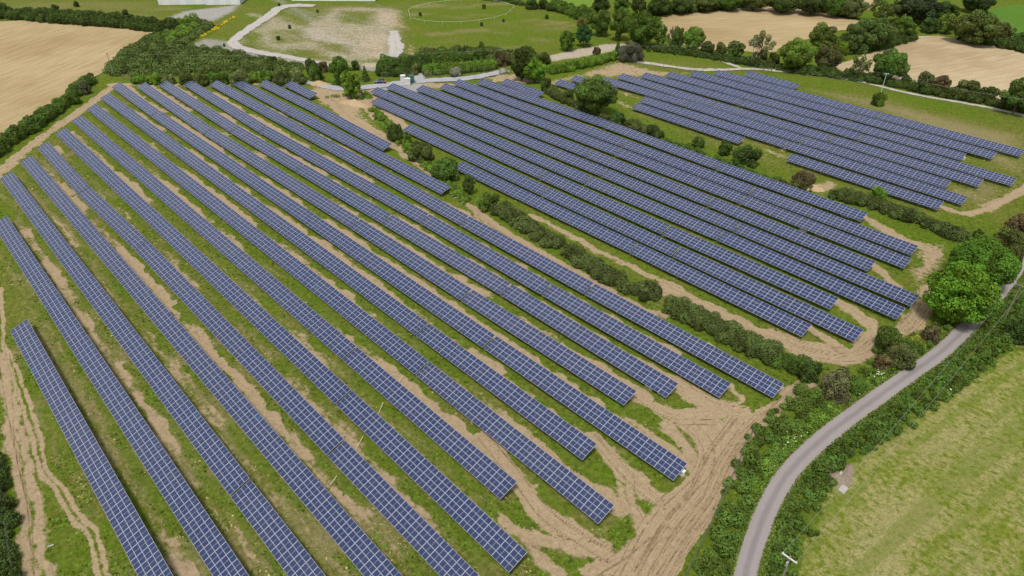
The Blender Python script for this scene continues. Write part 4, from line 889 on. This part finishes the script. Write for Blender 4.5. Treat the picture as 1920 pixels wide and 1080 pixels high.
thicket('scrub', [(197, 137), (220, 111), (240, 93), (258, 80), (300, 58), (334, 42), (372, 40), (402, 50), (368, 71), (350, 86), (365, 92), (395, 97), (425, 99), (460, 107), (482, 112), (520, 116), (560, 122), (572, 130), (480, 138), (400, 136), (330, 140), (250, 141), (214, 142)], 640, (1.3, 2.9), (.8, 2.3), .50, (.084, .120, .032), 'dense dark scrub covering the ground above the left field')
thicket('scrub', [(310, 60), (335, 42), (365, 36), (375, 52), (345, 72), (315, 84), (290, 82)], 60, (1.4, 2.6), (1.6, 3.2), .5, LB, 'lighter young growth at the top of the scrub')
thicket('yellow_flowers', [(370, 71), (388, 63), (408, 52), (409, 54), (390, 65), (372, 72)], 14, (.4, .9), (.5, 1.0), .4, (.50, .44, .03), 'yellow flowering strip on the bank by the quarry')
thicket('yellow_flowers', [(404, 50), (425, 40), (440, 32), (441, 34), (425, 42), (408, 53)], 12, (.4, .9), (.5, 1.0), .4, (.50, .44, .03), 'yellow flowering strip on the bank by the quarry')
thicket('undergrowth', [(790, 100), (850, 98), (960, 100), (1010, 112), (1000, 125), (930, 118), (860, 112), (800, 112)], 150, (1.5, 2.6), (1.6, 3.4), .45, LO, 'rough undergrowth behind the hedges')
thicket('weeds', [(1880, 520), (1700, 690), (1560, 790), (1480, 850), (1420, 930), (1405, 905), (1470, 810), (1560, 750), (1690, 660), (1780, 615), (1860, 545)], 420, (.35, .8), (.3, .8), .22, LB, 'tall verge weeds beside the road', 1.0)
thicket('weeds', [(1925, 545), (1850, 640), (1720, 735), (1600, 820), (1540, 870), (1500, 950), (1455, 1085), (1440, 1085), (1470, 960), (1510, 890), (1580, 812), (1700, 722), (1840, 608), (1900, 530)], 420, (.3, .7), (.3, .7), .22, LG, 'tall verge weeds beside the road', 1.0)
thicket('weeds', [(560, 150), (640, 162), (650, 176), (620, 186), (600, 178), (690, 186), (700, 180), (640, 150), (570, 144)], 60, (.6, 1.2), (.6, 1.2), .3, LB, 'weeds around the leafy tree', 1.0)
# rough grass standing in tufts over the solar farm
def tufts(name, n, col, label, want_dry, size, ymax):
    out = []; need = n
    qx = rng.integers(0, NC, n * 6); fr = rng.random(n * 6)
    yy = 48 + (ymax - 48) * fr ** 1.3; ri = np.clip(np.searchsorted(ys, yy), 1, NR - 2); ix = ri * NC + qx
    a = ATT['soil'][ix] + .0; dr = ATT['dry'][ix] - .6 * ATT['green'][ix]; ok = (a < .30) & (ATT['meadow'][ix] < .3) & (ATT['pale'][ix] < .2) & (ATT['gravel'][ix] < .2)
    ok &= (vnoise(XY[ix, 0] / 3.0, XY[ix, 1] / 3.0, 77) > .42) & ((dr > .25) if want_dry else (dr < .55)); ix = ix[ok][:n]
    ctr = XY[ix] + rng.normal(0, .25, (len(ix), 2)); far = np.array([road_d(x, y) > 2.0 for x, y in ctr]); ctr = ctr[far]
    sz = size * rng.uniform(.6, 1.3, len(ctr)); P = np.column_stack([ctr, sz * .18 + zz[ix][far]])
    V, F = leaves(P, np.tile([0, 0, 1.0], (len(P), 1)), sz, .40)
    o = link(name, mk_mesh(name, V, F, M['leaf'], tint=np.clip(rng.random(len(P)), 0, 1)), color=col); o['kind'] = 'stuff'; o['label'] = label
tufts('grass', 42000, (.085, .132, .016), 'rough green grass between the rows', False, .36, 230)
tufts('dry_grass', 9000, (.27, .24, .10), 'straw-coloured dry grass between the rows', True, .26, 200)
vp = []
for sd in (-1, 1):
    T = np.gradient(RP, axis=0); T /= np.hypot(*T.T)[:, None]; NN = np.stack([-T[:, 1], T[:, 0]], 1)
    k = rng.integers(0, len(RP), 5200); off = 1.42 + np.abs(rng.normal(0, .55, 5200)); vp.append(np.column_stack([RP[k] + NN[k] * (sd * off)[:, None] + rng.normal(0, .7, (5200, 1)) * T[k] * 1.5, rng.uniform(.03, .22, 5200)]))
vp = np.concatenate(vp); Vv, Ff = leaves(vp, np.tile([0, 0, 1.], (len(vp), 1)), .26, .55)
o = link('verge_grass', mk_mesh('verge_grass', Vv, Ff, M['leaf'], tint=rng.random(len(vp))), color=(.10, .145, .026)); o['kind'] = 'stuff'; o['label'] = 'grass creeping over the edges of the road'
# white umbels on the verge
ump = np.concatenate([np.column_stack([G(cx + rng.normal(0, sx, n), cy + rng.normal(0, sy, n))[:, :2], rng.uniform(.6, 1.1, n)]) for cx, cy, sx, sy, n in
   [(1700, 690, 9, 5, 15), (1648, 708, 6, 4, 12), (1492, 828, 12, 9, 24), (1478, 846, 8, 6, 12), (1446, 885, 9, 8, 9), (1725, 668, 10, 4, 8), (1600, 745, 12, 6, 8), (1920, 470, 4, 5, 6), (1750, 730, 20, 12, 8)]])
ump = np.array([q for q in ump if road_d(q[0], q[1]) > 1.9])
Vv, Ff = leaves(ump, np.tile([0, 0, 1.], (len(ump), 1)), .26, .35)
o = link('wild_flowers', mk_mesh('wild_flowers', Vv, Ff, plain('cream_petals', (.60, .64, .42), .9, .1))); o['kind'] = 'stuff'; o['label'] = 'white umbels flowering on the road verge'

# ------------------------------------------------------------------ heaps, slabs and blocks
def heap(name, pt, L, W, H, rot, mat, label, lumps=3):
    n, m = 26, 26; V = []; sd = int(pt[0])
    for j in range(m):
        for i in range(n):
            x, y = 2 * i / (n - 1) - 1, 2 * j / (m - 1) - 1; r = math.hypot(x, y)
            a = float(vnoise(np.array([x * 3 + 9]), np.array([y * 3 + 9]), sd)[0]); b = float(vnoise(np.array([x * 9]), np.array([y * 9]), sd + 1)[0])
            V.append((x * L / 2, y * W / 2, max(0, (1 - r * (.85 + .3 * a))) ** .8 * H * (.7 + .6 * a) + (b - .5) * .16 * H - .15))
    F = [(j * n + i, j * n + i + 1, (j + 1) * n + i + 1, (j + 1) * n + i) for j in range(m - 1) for i in range(n - 1)]
    p = G(*pt); o = link(name, mk_mesh(name, V, F, mat, smooth=True), None, (p[0], p[1], 0), rot); return tag(o, label, 'heap')
heap('soil_heap', (666, 195), 12, 4.8, 1.7, -.62, M['soil'], 'long mound of sandy soil in front of the bright leafy tree')
heap('soil_heap', (1527, 354), 5.5, 3.6, 1.6, -.3, M['soil'], 'small heap of sandy soil above the middle field')
heap('soil_heap', (600, 158), 9, 4, 1.5, -.2, M['soil'], 'low bank of earth along the gravel track left of the tall tree')
heap('soil_heap', (490, 152), 3.2, 2.4, 1.4, 0, M['soil'], 'little heap of earth behind the far end of the left field')
heap('spoil_heap', (1570, 897), 4.6, 3.2, 1.0, .3, M['darksoil'], 'dark spoil heap on the meadow edge beside the road hedge')
heap('spoil_heap', (1590, 884), 4.0, 1.7, .6, .9, M['darksoil'], 'narrow tail of dark spoil right of the dark heap')
def slab(name, pt, sx, sy, sz, rot, label, mat='concrete', cat='slab', tilt=0, group=None, z=0.0):
    b = MB(); b.box(-sx / 2, sx / 2, -sy / 2, sy / 2, -.1, sz); p = G(*pt)
    o = link(name, b.mesh(name, M[mat], .03), None, (p[0], p[1], z)); o.rotation_euler = (tilt, 0, rot); return tag(o, label, cat, group)
slab('concrete_slab', (1581, 917), 1.5, 1.0, .07, .75, 'pale broken concrete slab lying below the dark spoil heap', tilt=.06)
slab('concrete_slab', (1571, 892), .7, .35, .9, .8, 'small pale concrete lump on top of the dark spoil heap', cat='lump', tilt=.3)
RZ = math.atan2(U2[1], U2[0])
slab('concrete_block', (1241, 741), 1.7, .5, .75, RZ, 'grey concrete block under the near corner of a left field row', cat='block')
slab('concrete_block', (1256, 737), .5, 1.5, .75, RZ, 'grey concrete block under the end edge of a left field row', cat='block')
slab('concrete_block', (1217, 728), 1.6, .5, .6, RZ, 'grey concrete block half hidden under a left field row', cat='block')
slab('concrete_block', (1506, 433), 1.8, .5, .6, RZ, 'pale block under the upper middle field rows, left one', cat='block')
slab('concrete_block', (1537, 443), 1.8, .5, .6, RZ, 'pale block under the upper middle field rows, right one', cat='block')
slab('concrete_block', (1585, 407), 2.2, .5, .6, RZ, 'pale block under the first row above the middle field gap', cat='block')
slab('concrete_block', (1805, 299), 1.0, .6, .8, RZ, 'white block at the near end of a right field row', 'white', cat='block')
def cabinet(pt, sx, sy, sz, rot, mat, label, roofmat, z0=.0, cat='cabinet', name='equipment_cabinet'):
    p = G(*pt); t = empty(name, (p[0], p[1], z0), rot); tag(t, label, cat)
    b = MB(); b.box(-sx / 2, sx / 2, -sy / 2, sy / 2, .12, sz); b.build('body', M[mat], t, bevel=.02)
    b = MB(); b.box(-sx / 2 - .08, sx / 2 + .08, -sy / 2 - .08, sy / 2 + .08, -.1, .118); b.build('plinth', M['concrete'], t)
    b = MB(); b.prism([(-sx / 2 - .1, sz + .003), (sx / 2 + .1, sz + .003), (sx / 2 + .1, sz + .08), (0, sz + .2), (-sx / 2 - .1, sz + .08)], -sy / 2 - .1, sy / 2 + .1); b.build('roof', M[roofmat], t)
    for s in (-1, 1):
        b = MB(); x = s * sx / 4; b.box(x - sx / 4 + .06, x + sx / 4 - .06, -sy / 2 - .03, -sy / 2 - .003, .25, sz - .15); d = b.build('door', M[mat], t)
        b = MB(); b.box(x - s * sx / 6 - .03, x - s * sx / 6 + .03, -sy / 2 - .07, -sy / 2 - .032, sz * .48, sz * .58); b.build('handle', M['grey'], d)
        b = MB(); [b.box(x - .2, x + .2, -sy / 2 - .045, -sy / 2 - .032, sz * .75 + k * .06, sz * .75 + .03 + k * .06) for k in range(4)]; b.build('vent', M['grey'], d)
    return t
cabinet((765, 159), 1.9, 1.5, 2.3, .0, 'white', 'small white equipment cabinet, the one nearest the gravel track bend', 'white')
cabinet((756, 153), 1.7, 1.5, 2.3, .0, 'white', 'small white equipment cabinet standing behind the front one', 'white')
cabinet((772, 155), 1.9, 2.2, 2.6, .0, 'green', 'dark green equipment kiosk right of the white cabinets', 'green', cat='kiosk')
cabinet((1277, 889), .9, .5, .8, RZ + .1, 'white', 'small white inverter box under the end of the longest left field row', 'white', cat='inverter box', name='inverter_box')
slab('kerb_stone', (750, 161), 3.5, .3, .25, -.5, 'long grey stone lying left of the white cabinets', cat='stone')
slab('plastic_sheet', (95, 1023), .8, .22, .05, .5, 'scrap of white sheeting on grass by the left wheel tracks', 'concrete', cat='litter')
def rod(p, q, label):
    A, B = G(*p), G(*q); A[2], B[2] = .35, .12; b = MB(); b.tube([A, B], .05, 6)
    return tag(b.build('cane', M['bamboo']), label, 'cane')
rod((681, 821), (668, 843), 'pale cane lying across the sandy strip, lowest of three'); rod((719, 757), (710, 776), 'pale cane lying across the sandy strip, middle of three'); rod((755, 707), (749, 716), 'short pale cane lying on sand, uppermost of three')
rod((632, 895), (619, 911), 'faint pale cane lying on the sand beside two broken twigs')

# ------------------------------------------------------------------ fences, gates, poles and wires
def fence(pts, every, h, label, post='post', wires=4, mat='wire', pr=.06, z=0.0, wr=.014, group=None):
    P = GP(pts)[:, :2]; seg = np.hypot(*np.diff(P, axis=0).T); s = np.concatenate([[0], np.cumsum(seg)]); n = max(2, int(s[-1] / every) + 1)
    X = np.interp(np.linspace(0, s[-1], n), s, P[:, 0]); Y = np.interp(np.linspace(0, s[-1], n), s, P[:, 1])
    t = empty('fence', (X[0], Y[0], 0)); tag(t, label, 'fence', group)
    b = MB(); b.tube([(0, 0, -.4), (0, 0, h)], [pr, pr * .85], 6); pm = b.mesh('post', M[post])
    for x, y in zip(X, Y):
        o = link('post', pm, t, (x - X[0], y - Y[0], 0)); o.rotation_euler = (random.gauss(0, .02), random.gauss(0, .02), 0)
    b = MB()
    for k in range(wires):
        zz = h * (.95 - .8 * k / max(1, wires - 1)) if wires > 1 else h * .9
        b.tube([(x - X[0], y - Y[0], zz) for x, y in zip(X, Y)], wr, 4)
    b.build('wire', M[mat], t); return t
fence([(1407, 822), (1388, 860), (1370, 905), (1352, 948), (1330, 990), (1308, 1035), (1284, 1085)], 4, 1.9, 'tall wire fence between sandy headland and roadside scrub', wires=6, wr=.011)
fence([(-2, 880), (6, 925), (14, 975), (22, 1030), (32, 1085)], 4, 1.9, 'wire fence by the dark corner hedge at bottom left', wires=6, wr=.011)
fence([(716, 145), (745, 144), (770, 141)], 5, 1.9, 'post and wire fence in front of the tall dark hedge', pr=.09)
fence([(800, 144), (830, 142), (870, 139), (905, 136), (928, 132)], 4.5, 2.0, 'post and wire fence in front of the bright clipped hedge', pr=.09)
fence([(1028, 140), (1060, 134), (1100, 125), (1150, 113)], 4.5, 2.0, 'post and wire fence along the clipped hedge of the stony yard', pr=.08)
fence([(1160, 112), (1190, 121), (1240, 128), (1300, 134), (1350, 134), (1400, 132), (1440, 134)], 5, 2.0, 'post and wire fence along the pale lane, far stretch', pr=.07)
fence([(1440, 134), (1520, 143), (1600, 155), (1700, 180), (1800, 198), (1930, 226)], 6, 1.5, 'thin wire fence along the pale lane, near stretch', pr=.05, wires=3)
fence([(766, 22), (782, 15), (800, 10), (830, 6), (877, 2.5), (925, 4), (962, 12), (965, 17), (945, 33), (912, 40), (870, 45), (835, 46), (797, 43), (770, 38), (766, 22)], 9, 1.3, 'paddock ring of white tape on the green hillside', 'white', 1, 'tape', .045, wr=.032)
fence([(120, 186), (150, 172), (180, 152), (184, 146)], 4, 1.4, 'thin wire fence along the hedge of the tan field', pr=.05, wires=3)
def gate(p, q, h, label, mat='post', bars=5):
    A, B = G(*p), G(*q); L = np.hypot(*(B - A)[:2]); t = empty('gate', (*A[:2], 0), math.atan2(B[1] - A[1], B[0] - A[0])); tag(t, label, 'gate')
    for x in (0, L):
        b = MB(); b.box(x - .12, x + .12, -.12, .12, -.4, h + .25); b.build('post', M['post'], t)
    b = MB(); [b.box(.15, L - .15, -.04, .04, .2 + (h - .25) * k / (bars - 1), .32 + (h - .25) * k / (bars - 1)) for k in range(bars)]
    b.box(.15, .27, -.06, .06, .15, h + .1); b.box(L - .27, L - .15, -.06, .06, .15, h + .1); b.build('leaf', M[mat], t); return t
gate((759, 145), (775, 144), 1.5, 'weathered timber gate behind the white cabinets', bars=3); gate((797, 144), (808, 143), 1.5, 'short timber gate at the corner of the clipped hedge', bars=3)
gate((937, 139), (949, 136), 1.5, 'grey field gate at the end of the gravel track', 'grey'); gate((951, 137), (956, 140), 1.4, 'leaning timber rails beside the grey field gate', bars=3)
gate((1431, 135), (1446, 135.5), 1.4, 'low timber barrier on the pale lane near the power pole', bars=2); gate((231, 147), (246, 148), 1.4, 'broken timber rails on grass at the far left corner', bars=2)
gate((676, 133), (712, 134), 1.4, 'wide metal gate at the end of the white quarry track', 'grey')
def pole(base, h, label, mat='polewood', arm=2.2, armrot=0.0, r=.15, white=False, arms=1, ins=3):
    p = G(*base); t = empty('power_pole', (p[0], p[1], 0), armrot); tag(t, label, 'power pole', 'poles of the overhead line')
    b = MB(); b.tube([(0, 0, -.6), (0, 0, h)], [r, r * .68], 9); b.build('pole', M[mat], t)
    if arm:
        b = MB(); b.box(-arm / 2, arm / 2, -.07 - r * .7, .07 - r * .7, h - .35, h - .2); a = b.build('crossarm', M['white' if white else 'steel'], t)
        for k in range(ins):
            x = -arm / 2 + .12 + (arm - .24) * k / max(1, ins - 1); b = MB(); b.tube([(x, -r * .7, h - .2), (x, -r * .7, h - .1), (x, -r * .7, h + .02)], [.05, .08, .05], 8); b.build('insulator', M['white'], a)
    return p, h
p1 = G(1482, 1043, 8.0); nb = p1.copy(); nb[2] = 0
def pole_at(x, y, *a, **k):
    q = np.array([x, y, 0.0]); pr = (q - [0, 0, CAMH]) @ RM.T; return pole((960 + FPX * pr[0] / pr[2], 540 + FPX * pr[1] / pr[2]), *a, **k)
P2B = G(1884, 596); dirw = P2B[:2] - p1[:2]; wr = math.atan2(dirw[1], dirw[0]); ar = wr - math.pi / 2
pole_at(p1[0], p1[1], 8.0, 'timber pole with white crossarm at the bottom of the meadow hedge', arm=2.0, armrot=ar, white=True, ins=2)
b = MB(); b.tube([(0, 0, 0), (0, 0, .7)], [.16, .16], 10); tr = b.build('transformer_can', M['grey'], [o for o in C.objects if o.name.startswith('power_pole')][-1], loc=(.0, -.32, 6.4))
pole((1884, 596), 8.0, 'timber pole beside the road across from the twin trees', arm=2.0, armrot=ar, ins=2)
pole((1407, 123), 9.5, 'pale power pole with crossarm beside the tall pale loose tree', 'steel', 2.2, .2, .17)
pole((1651, 176), 7.5, 'thin white pole with short arm on the grass verge by the lane', 'white', 1.6, .1, .10, True, 1, 2)
pole((214, 143), 9.0, 'leaning timber pole at the corner of the large tan field', 'polewood', 1.2, 1.2, .14)
pole((979, 128), 8.0, 'white lamp-like pole among the trees by the gate', 'white', 1.0, .4, .10, True, 1, 1)
pole((463, 82), 3.5, 'short bare stake at the bend of the quarry track', 'polewood', 0); 
def span(A, B, sag, label, r=.015):
    A, B = np.array(A, float), np.array(B, float); pts = [A + (B - A) * k / 14 - np.array([0, 0, sag * 4 * (k / 14) * (1 - k / 14)]) for k in range(15)]
    b = MB(); b.tube(pts, r, 4); return tag(b.build('overhead_wire', M['cable']), label, 'overhead wire', 'overhead wires')
side = np.array([math.cos(ar), math.sin(ar), 0]) * .88
E2 = np.array([*P2B[:2], 7.9]); E1 = np.array([*p1[:2], 7.9]); dd = np.array([*dirw, 0]) / np.hypot(*dirw)
span(E1 + side, E2 + side, 1.1, 'overhead wire above the roadside hedge, on the meadow side'); span(E1 - side, E2 - side, 1.1, 'overhead wire above the roadside hedge, on the road side')
a4 = G(1407, 123); b4 = G(1651, 176); c4 = G(1225, 118)
span((*a4[:2], 9.3), (*b4[:2], 7.3), 1.2, 'overhead wire between the pale power pole and the thin white pole', .015)
span((*a4[:2], 9.4), (c4[0] - 30, c4[1], 8), 1.5, 'overhead wire running left from the pale power pole', .02)
span((*b4[:2], 7.3), (*(G(1960, 232)[:2]), 7.0), 1.0, 'overhead wire running right from the thin white pole', .02)
a5 = G(214, 143); span((*a5[:2], 8.9), (*(G(979, 128)[:2]), 7.8), 2.0, 'overhead wire from the leaning pole across the dark scrub', .02)

# ------------------------------------------------------------------ the car, the person beside it and the sheds on the skyline
def car(pt, rot, label):
    p = G(*pt); t = empty('car', (p[0], p[1], .06), rot); tag(t, label, 'car')
    prof = [(-2.0, .35), (-2.05, .62), (-1.95, .92), (-1.0, 1.0), (1.35, .98), (1.98, .90), (2.02, .35)]
    b = MB(); b.prism(prof, -.85, .85); body = b.build('body', M['car'], t, bevel=.06, smooth=False)
    cab = MB(); zs = [(-1.25, .98), (-.45, 1.45), (1.05, 1.46), (1.75, .96)]
    V = [(x, s * (.80 if z < 1.2 else .62), z) for x, z in zs for s in (-1, 1)]
    cab.add(V, [(0, 1, 3, 2), (2, 3, 5, 4), (4, 5, 7, 6), (0, 2, 4, 6), (1, 7, 5, 3), (0, 6, 7, 1)]); cab.build('cabin', M['car'], t, bevel=.03)
    w = MB(); w.add([(-1.12, -.66, 1.08), (-1.12, .66, 1.08), (-.56, .54, 1.41), (-.56, -.54, 1.41)], [(3, 2, 1, 0)]); w.V = [(x - .035, y, z + .02) for x, y, z in w.V]; w.build('windscreen', M['window'], t)
    for s in (-1, 1):
        w = MB(); w.add([(-.95, s * .805, 1.06), (1.45, s * .80, 1.06), (.98, s * .665, 1.40), (-.45, s * .665, 1.40)], [(0, 1, 2, 3)]); w.V = [(x, y + s * .02, z) for x, y, z in w.V]; w.build('side_window', M['window'], t)
        l = MB(); l.box(-2.09, -2.03, s * .62 - .16, s * .62 + .16, .62, .78); l.build('headlight', M['lamp'], t)
        l = MB(); l.box(2.0, 2.05, s * .66 - .13, s * .66 + .13, .62, .88); l.build('tail_light', M['red'], t)
        for x in (-1.28, 1.28):
            k = MB(); k.tube([(x, s * .70, .31), (x, s * .89, .31)], .31, 14); k.build('tyre', M['tyre'], t)
            k = MB(); k.tube([(x, s * .88, .31), (x, s * .905, .31)], .19, 10); k.build('rim', M['rim'], t)
    return t
car((713, 156), .10, 'dark blue car parked on the gravel track by the white cabinets')
def person(pt, rot, label):
    J = [(0, 0, .92), (0, 0, 1.15), (0, 0, 1.40), (0, 0, 1.50), (0, .02, 1.60), (0, .02, 1.72), (.19, 0, 1.40), (.25, .02, 1.12), (.27, .10, .86), (-.19, 0, 1.40), (-.26, .02, 1.13), (-.24, .16, .92), (.09, 0, .88), (.10, .03, .48), (.11, 0, .07), (.11, .15, .03), (-.09, 0, .88), (-.11, .0, .48), (-.12, -.04, .07), (-.12, .11, .03)]
    Ed = [(0, 1), (1, 2), (2, 3), (3, 4), (4, 5), (2, 6), (6, 7), (7, 8), (2, 9), (9, 10), (10, 11), (0, 12), (12, 13), (13, 14), (14, 15), (0, 16), (16, 17), (17, 18), (18, 19)]
    R = [.15, .14, .16, .06, .095, .08, .065, .045, .035, .065, .045, .035, .10, .065, .045, .04, .10, .065, .045, .04]
    p = G(*pt); t = empty('person', (p[0], p[1], .06), rot); tag(t, label, 'person')
    def skin(name, idx, grow, mat):
        mp = {j: i for i, j in enumerate(idx)}; me = bpy.data.meshes.new(name); me.from_pydata([J[i] for i in idx], [(mp[a], mp[b]) for a, b in Ed if a in mp and b in mp], [])
        o = link(name, me, t); o.modifiers.new('skin', 'SKIN'); o.modifiers.new('sub', 'SUBSURF').levels = 2; o.modifiers['sub'].render_levels = 2
        for i, j in enumerate(idx): me.skin_vertices[0].data[i].radius = (R[j] + grow, (R[j] + grow) * (.75 if j < 3 else 1))
        me.skin_vertices[0].data[0].use_root = True; me.materials.append(mat)
    skin('body', list(range(20)), 0, M['skin']); skin('shirt', [0, 1, 2, 6, 7, 9, 10], .022, M['pink']); skin('trousers', [0, 12, 13, 14, 16, 17, 18], .02, M['dark'])
    b = MB(); b.tube([(0, .0, 1.66), (0, 0, 1.74), (0, .01, 1.80)], [.10, .098, .04], 10); b.build('hair', M['hair'], t, smooth=True); return t
person((722.5, 158), 2.6, 'person in a pinkish red top standing beside the dark blue car')
def shed(pt, L, W, H, rot, label):
    p = G(*pt); t = empty('shed', (p[0], p[1], 0), rot); tag(t, label, 'shed', 'sheds at the top of the photo')
    b = MB(); b.box(-L / 2, L / 2, -W / 2, W / 2, -.5, H); b.build('wall', M['wallp'], t)
    b = MB(); y = W / 2 + .4; V = [(sx * (L / 2 + .4), q, z) for sx in (-1, 1) for q, z in ((-y, H - .1), (0, H + W * .14), (y, H - .1), (y, H + .15), (0, H + W * .14 + .25), (-y, H + .15))]
    b.add(V, [(0, 1, 7, 6), (1, 2, 8, 7), (2, 3, 9, 8), (3, 4, 10, 9), (4, 5, 11, 10), (5, 0, 6, 11), (0, 5, 4, 1), (1, 4, 3, 2), (6, 7, 10, 11), (7, 8, 9, 10)]); b.build('roof', M['roof'], t)
    for k in range(3):
        x = -L / 2 + L * (k + .5) / 3; b = MB(); b.box(x - 1.6, x + 1.6, -W / 2 - .06, -W / 2 - .01, -.2, min(3.4, H - .5)); b.build('door', M['roof'], t)
    return t
shed((352, 3), 26, 14, 4, .05, 'long pale shed at the top left, left of two'); shed((424, 4), 18, 12, 4, .08, 'pale shed at the top left, right of two'); shed((630, -3), 46, 12, 4, -.02, 'long grey shed at the top centre above the worked slope')
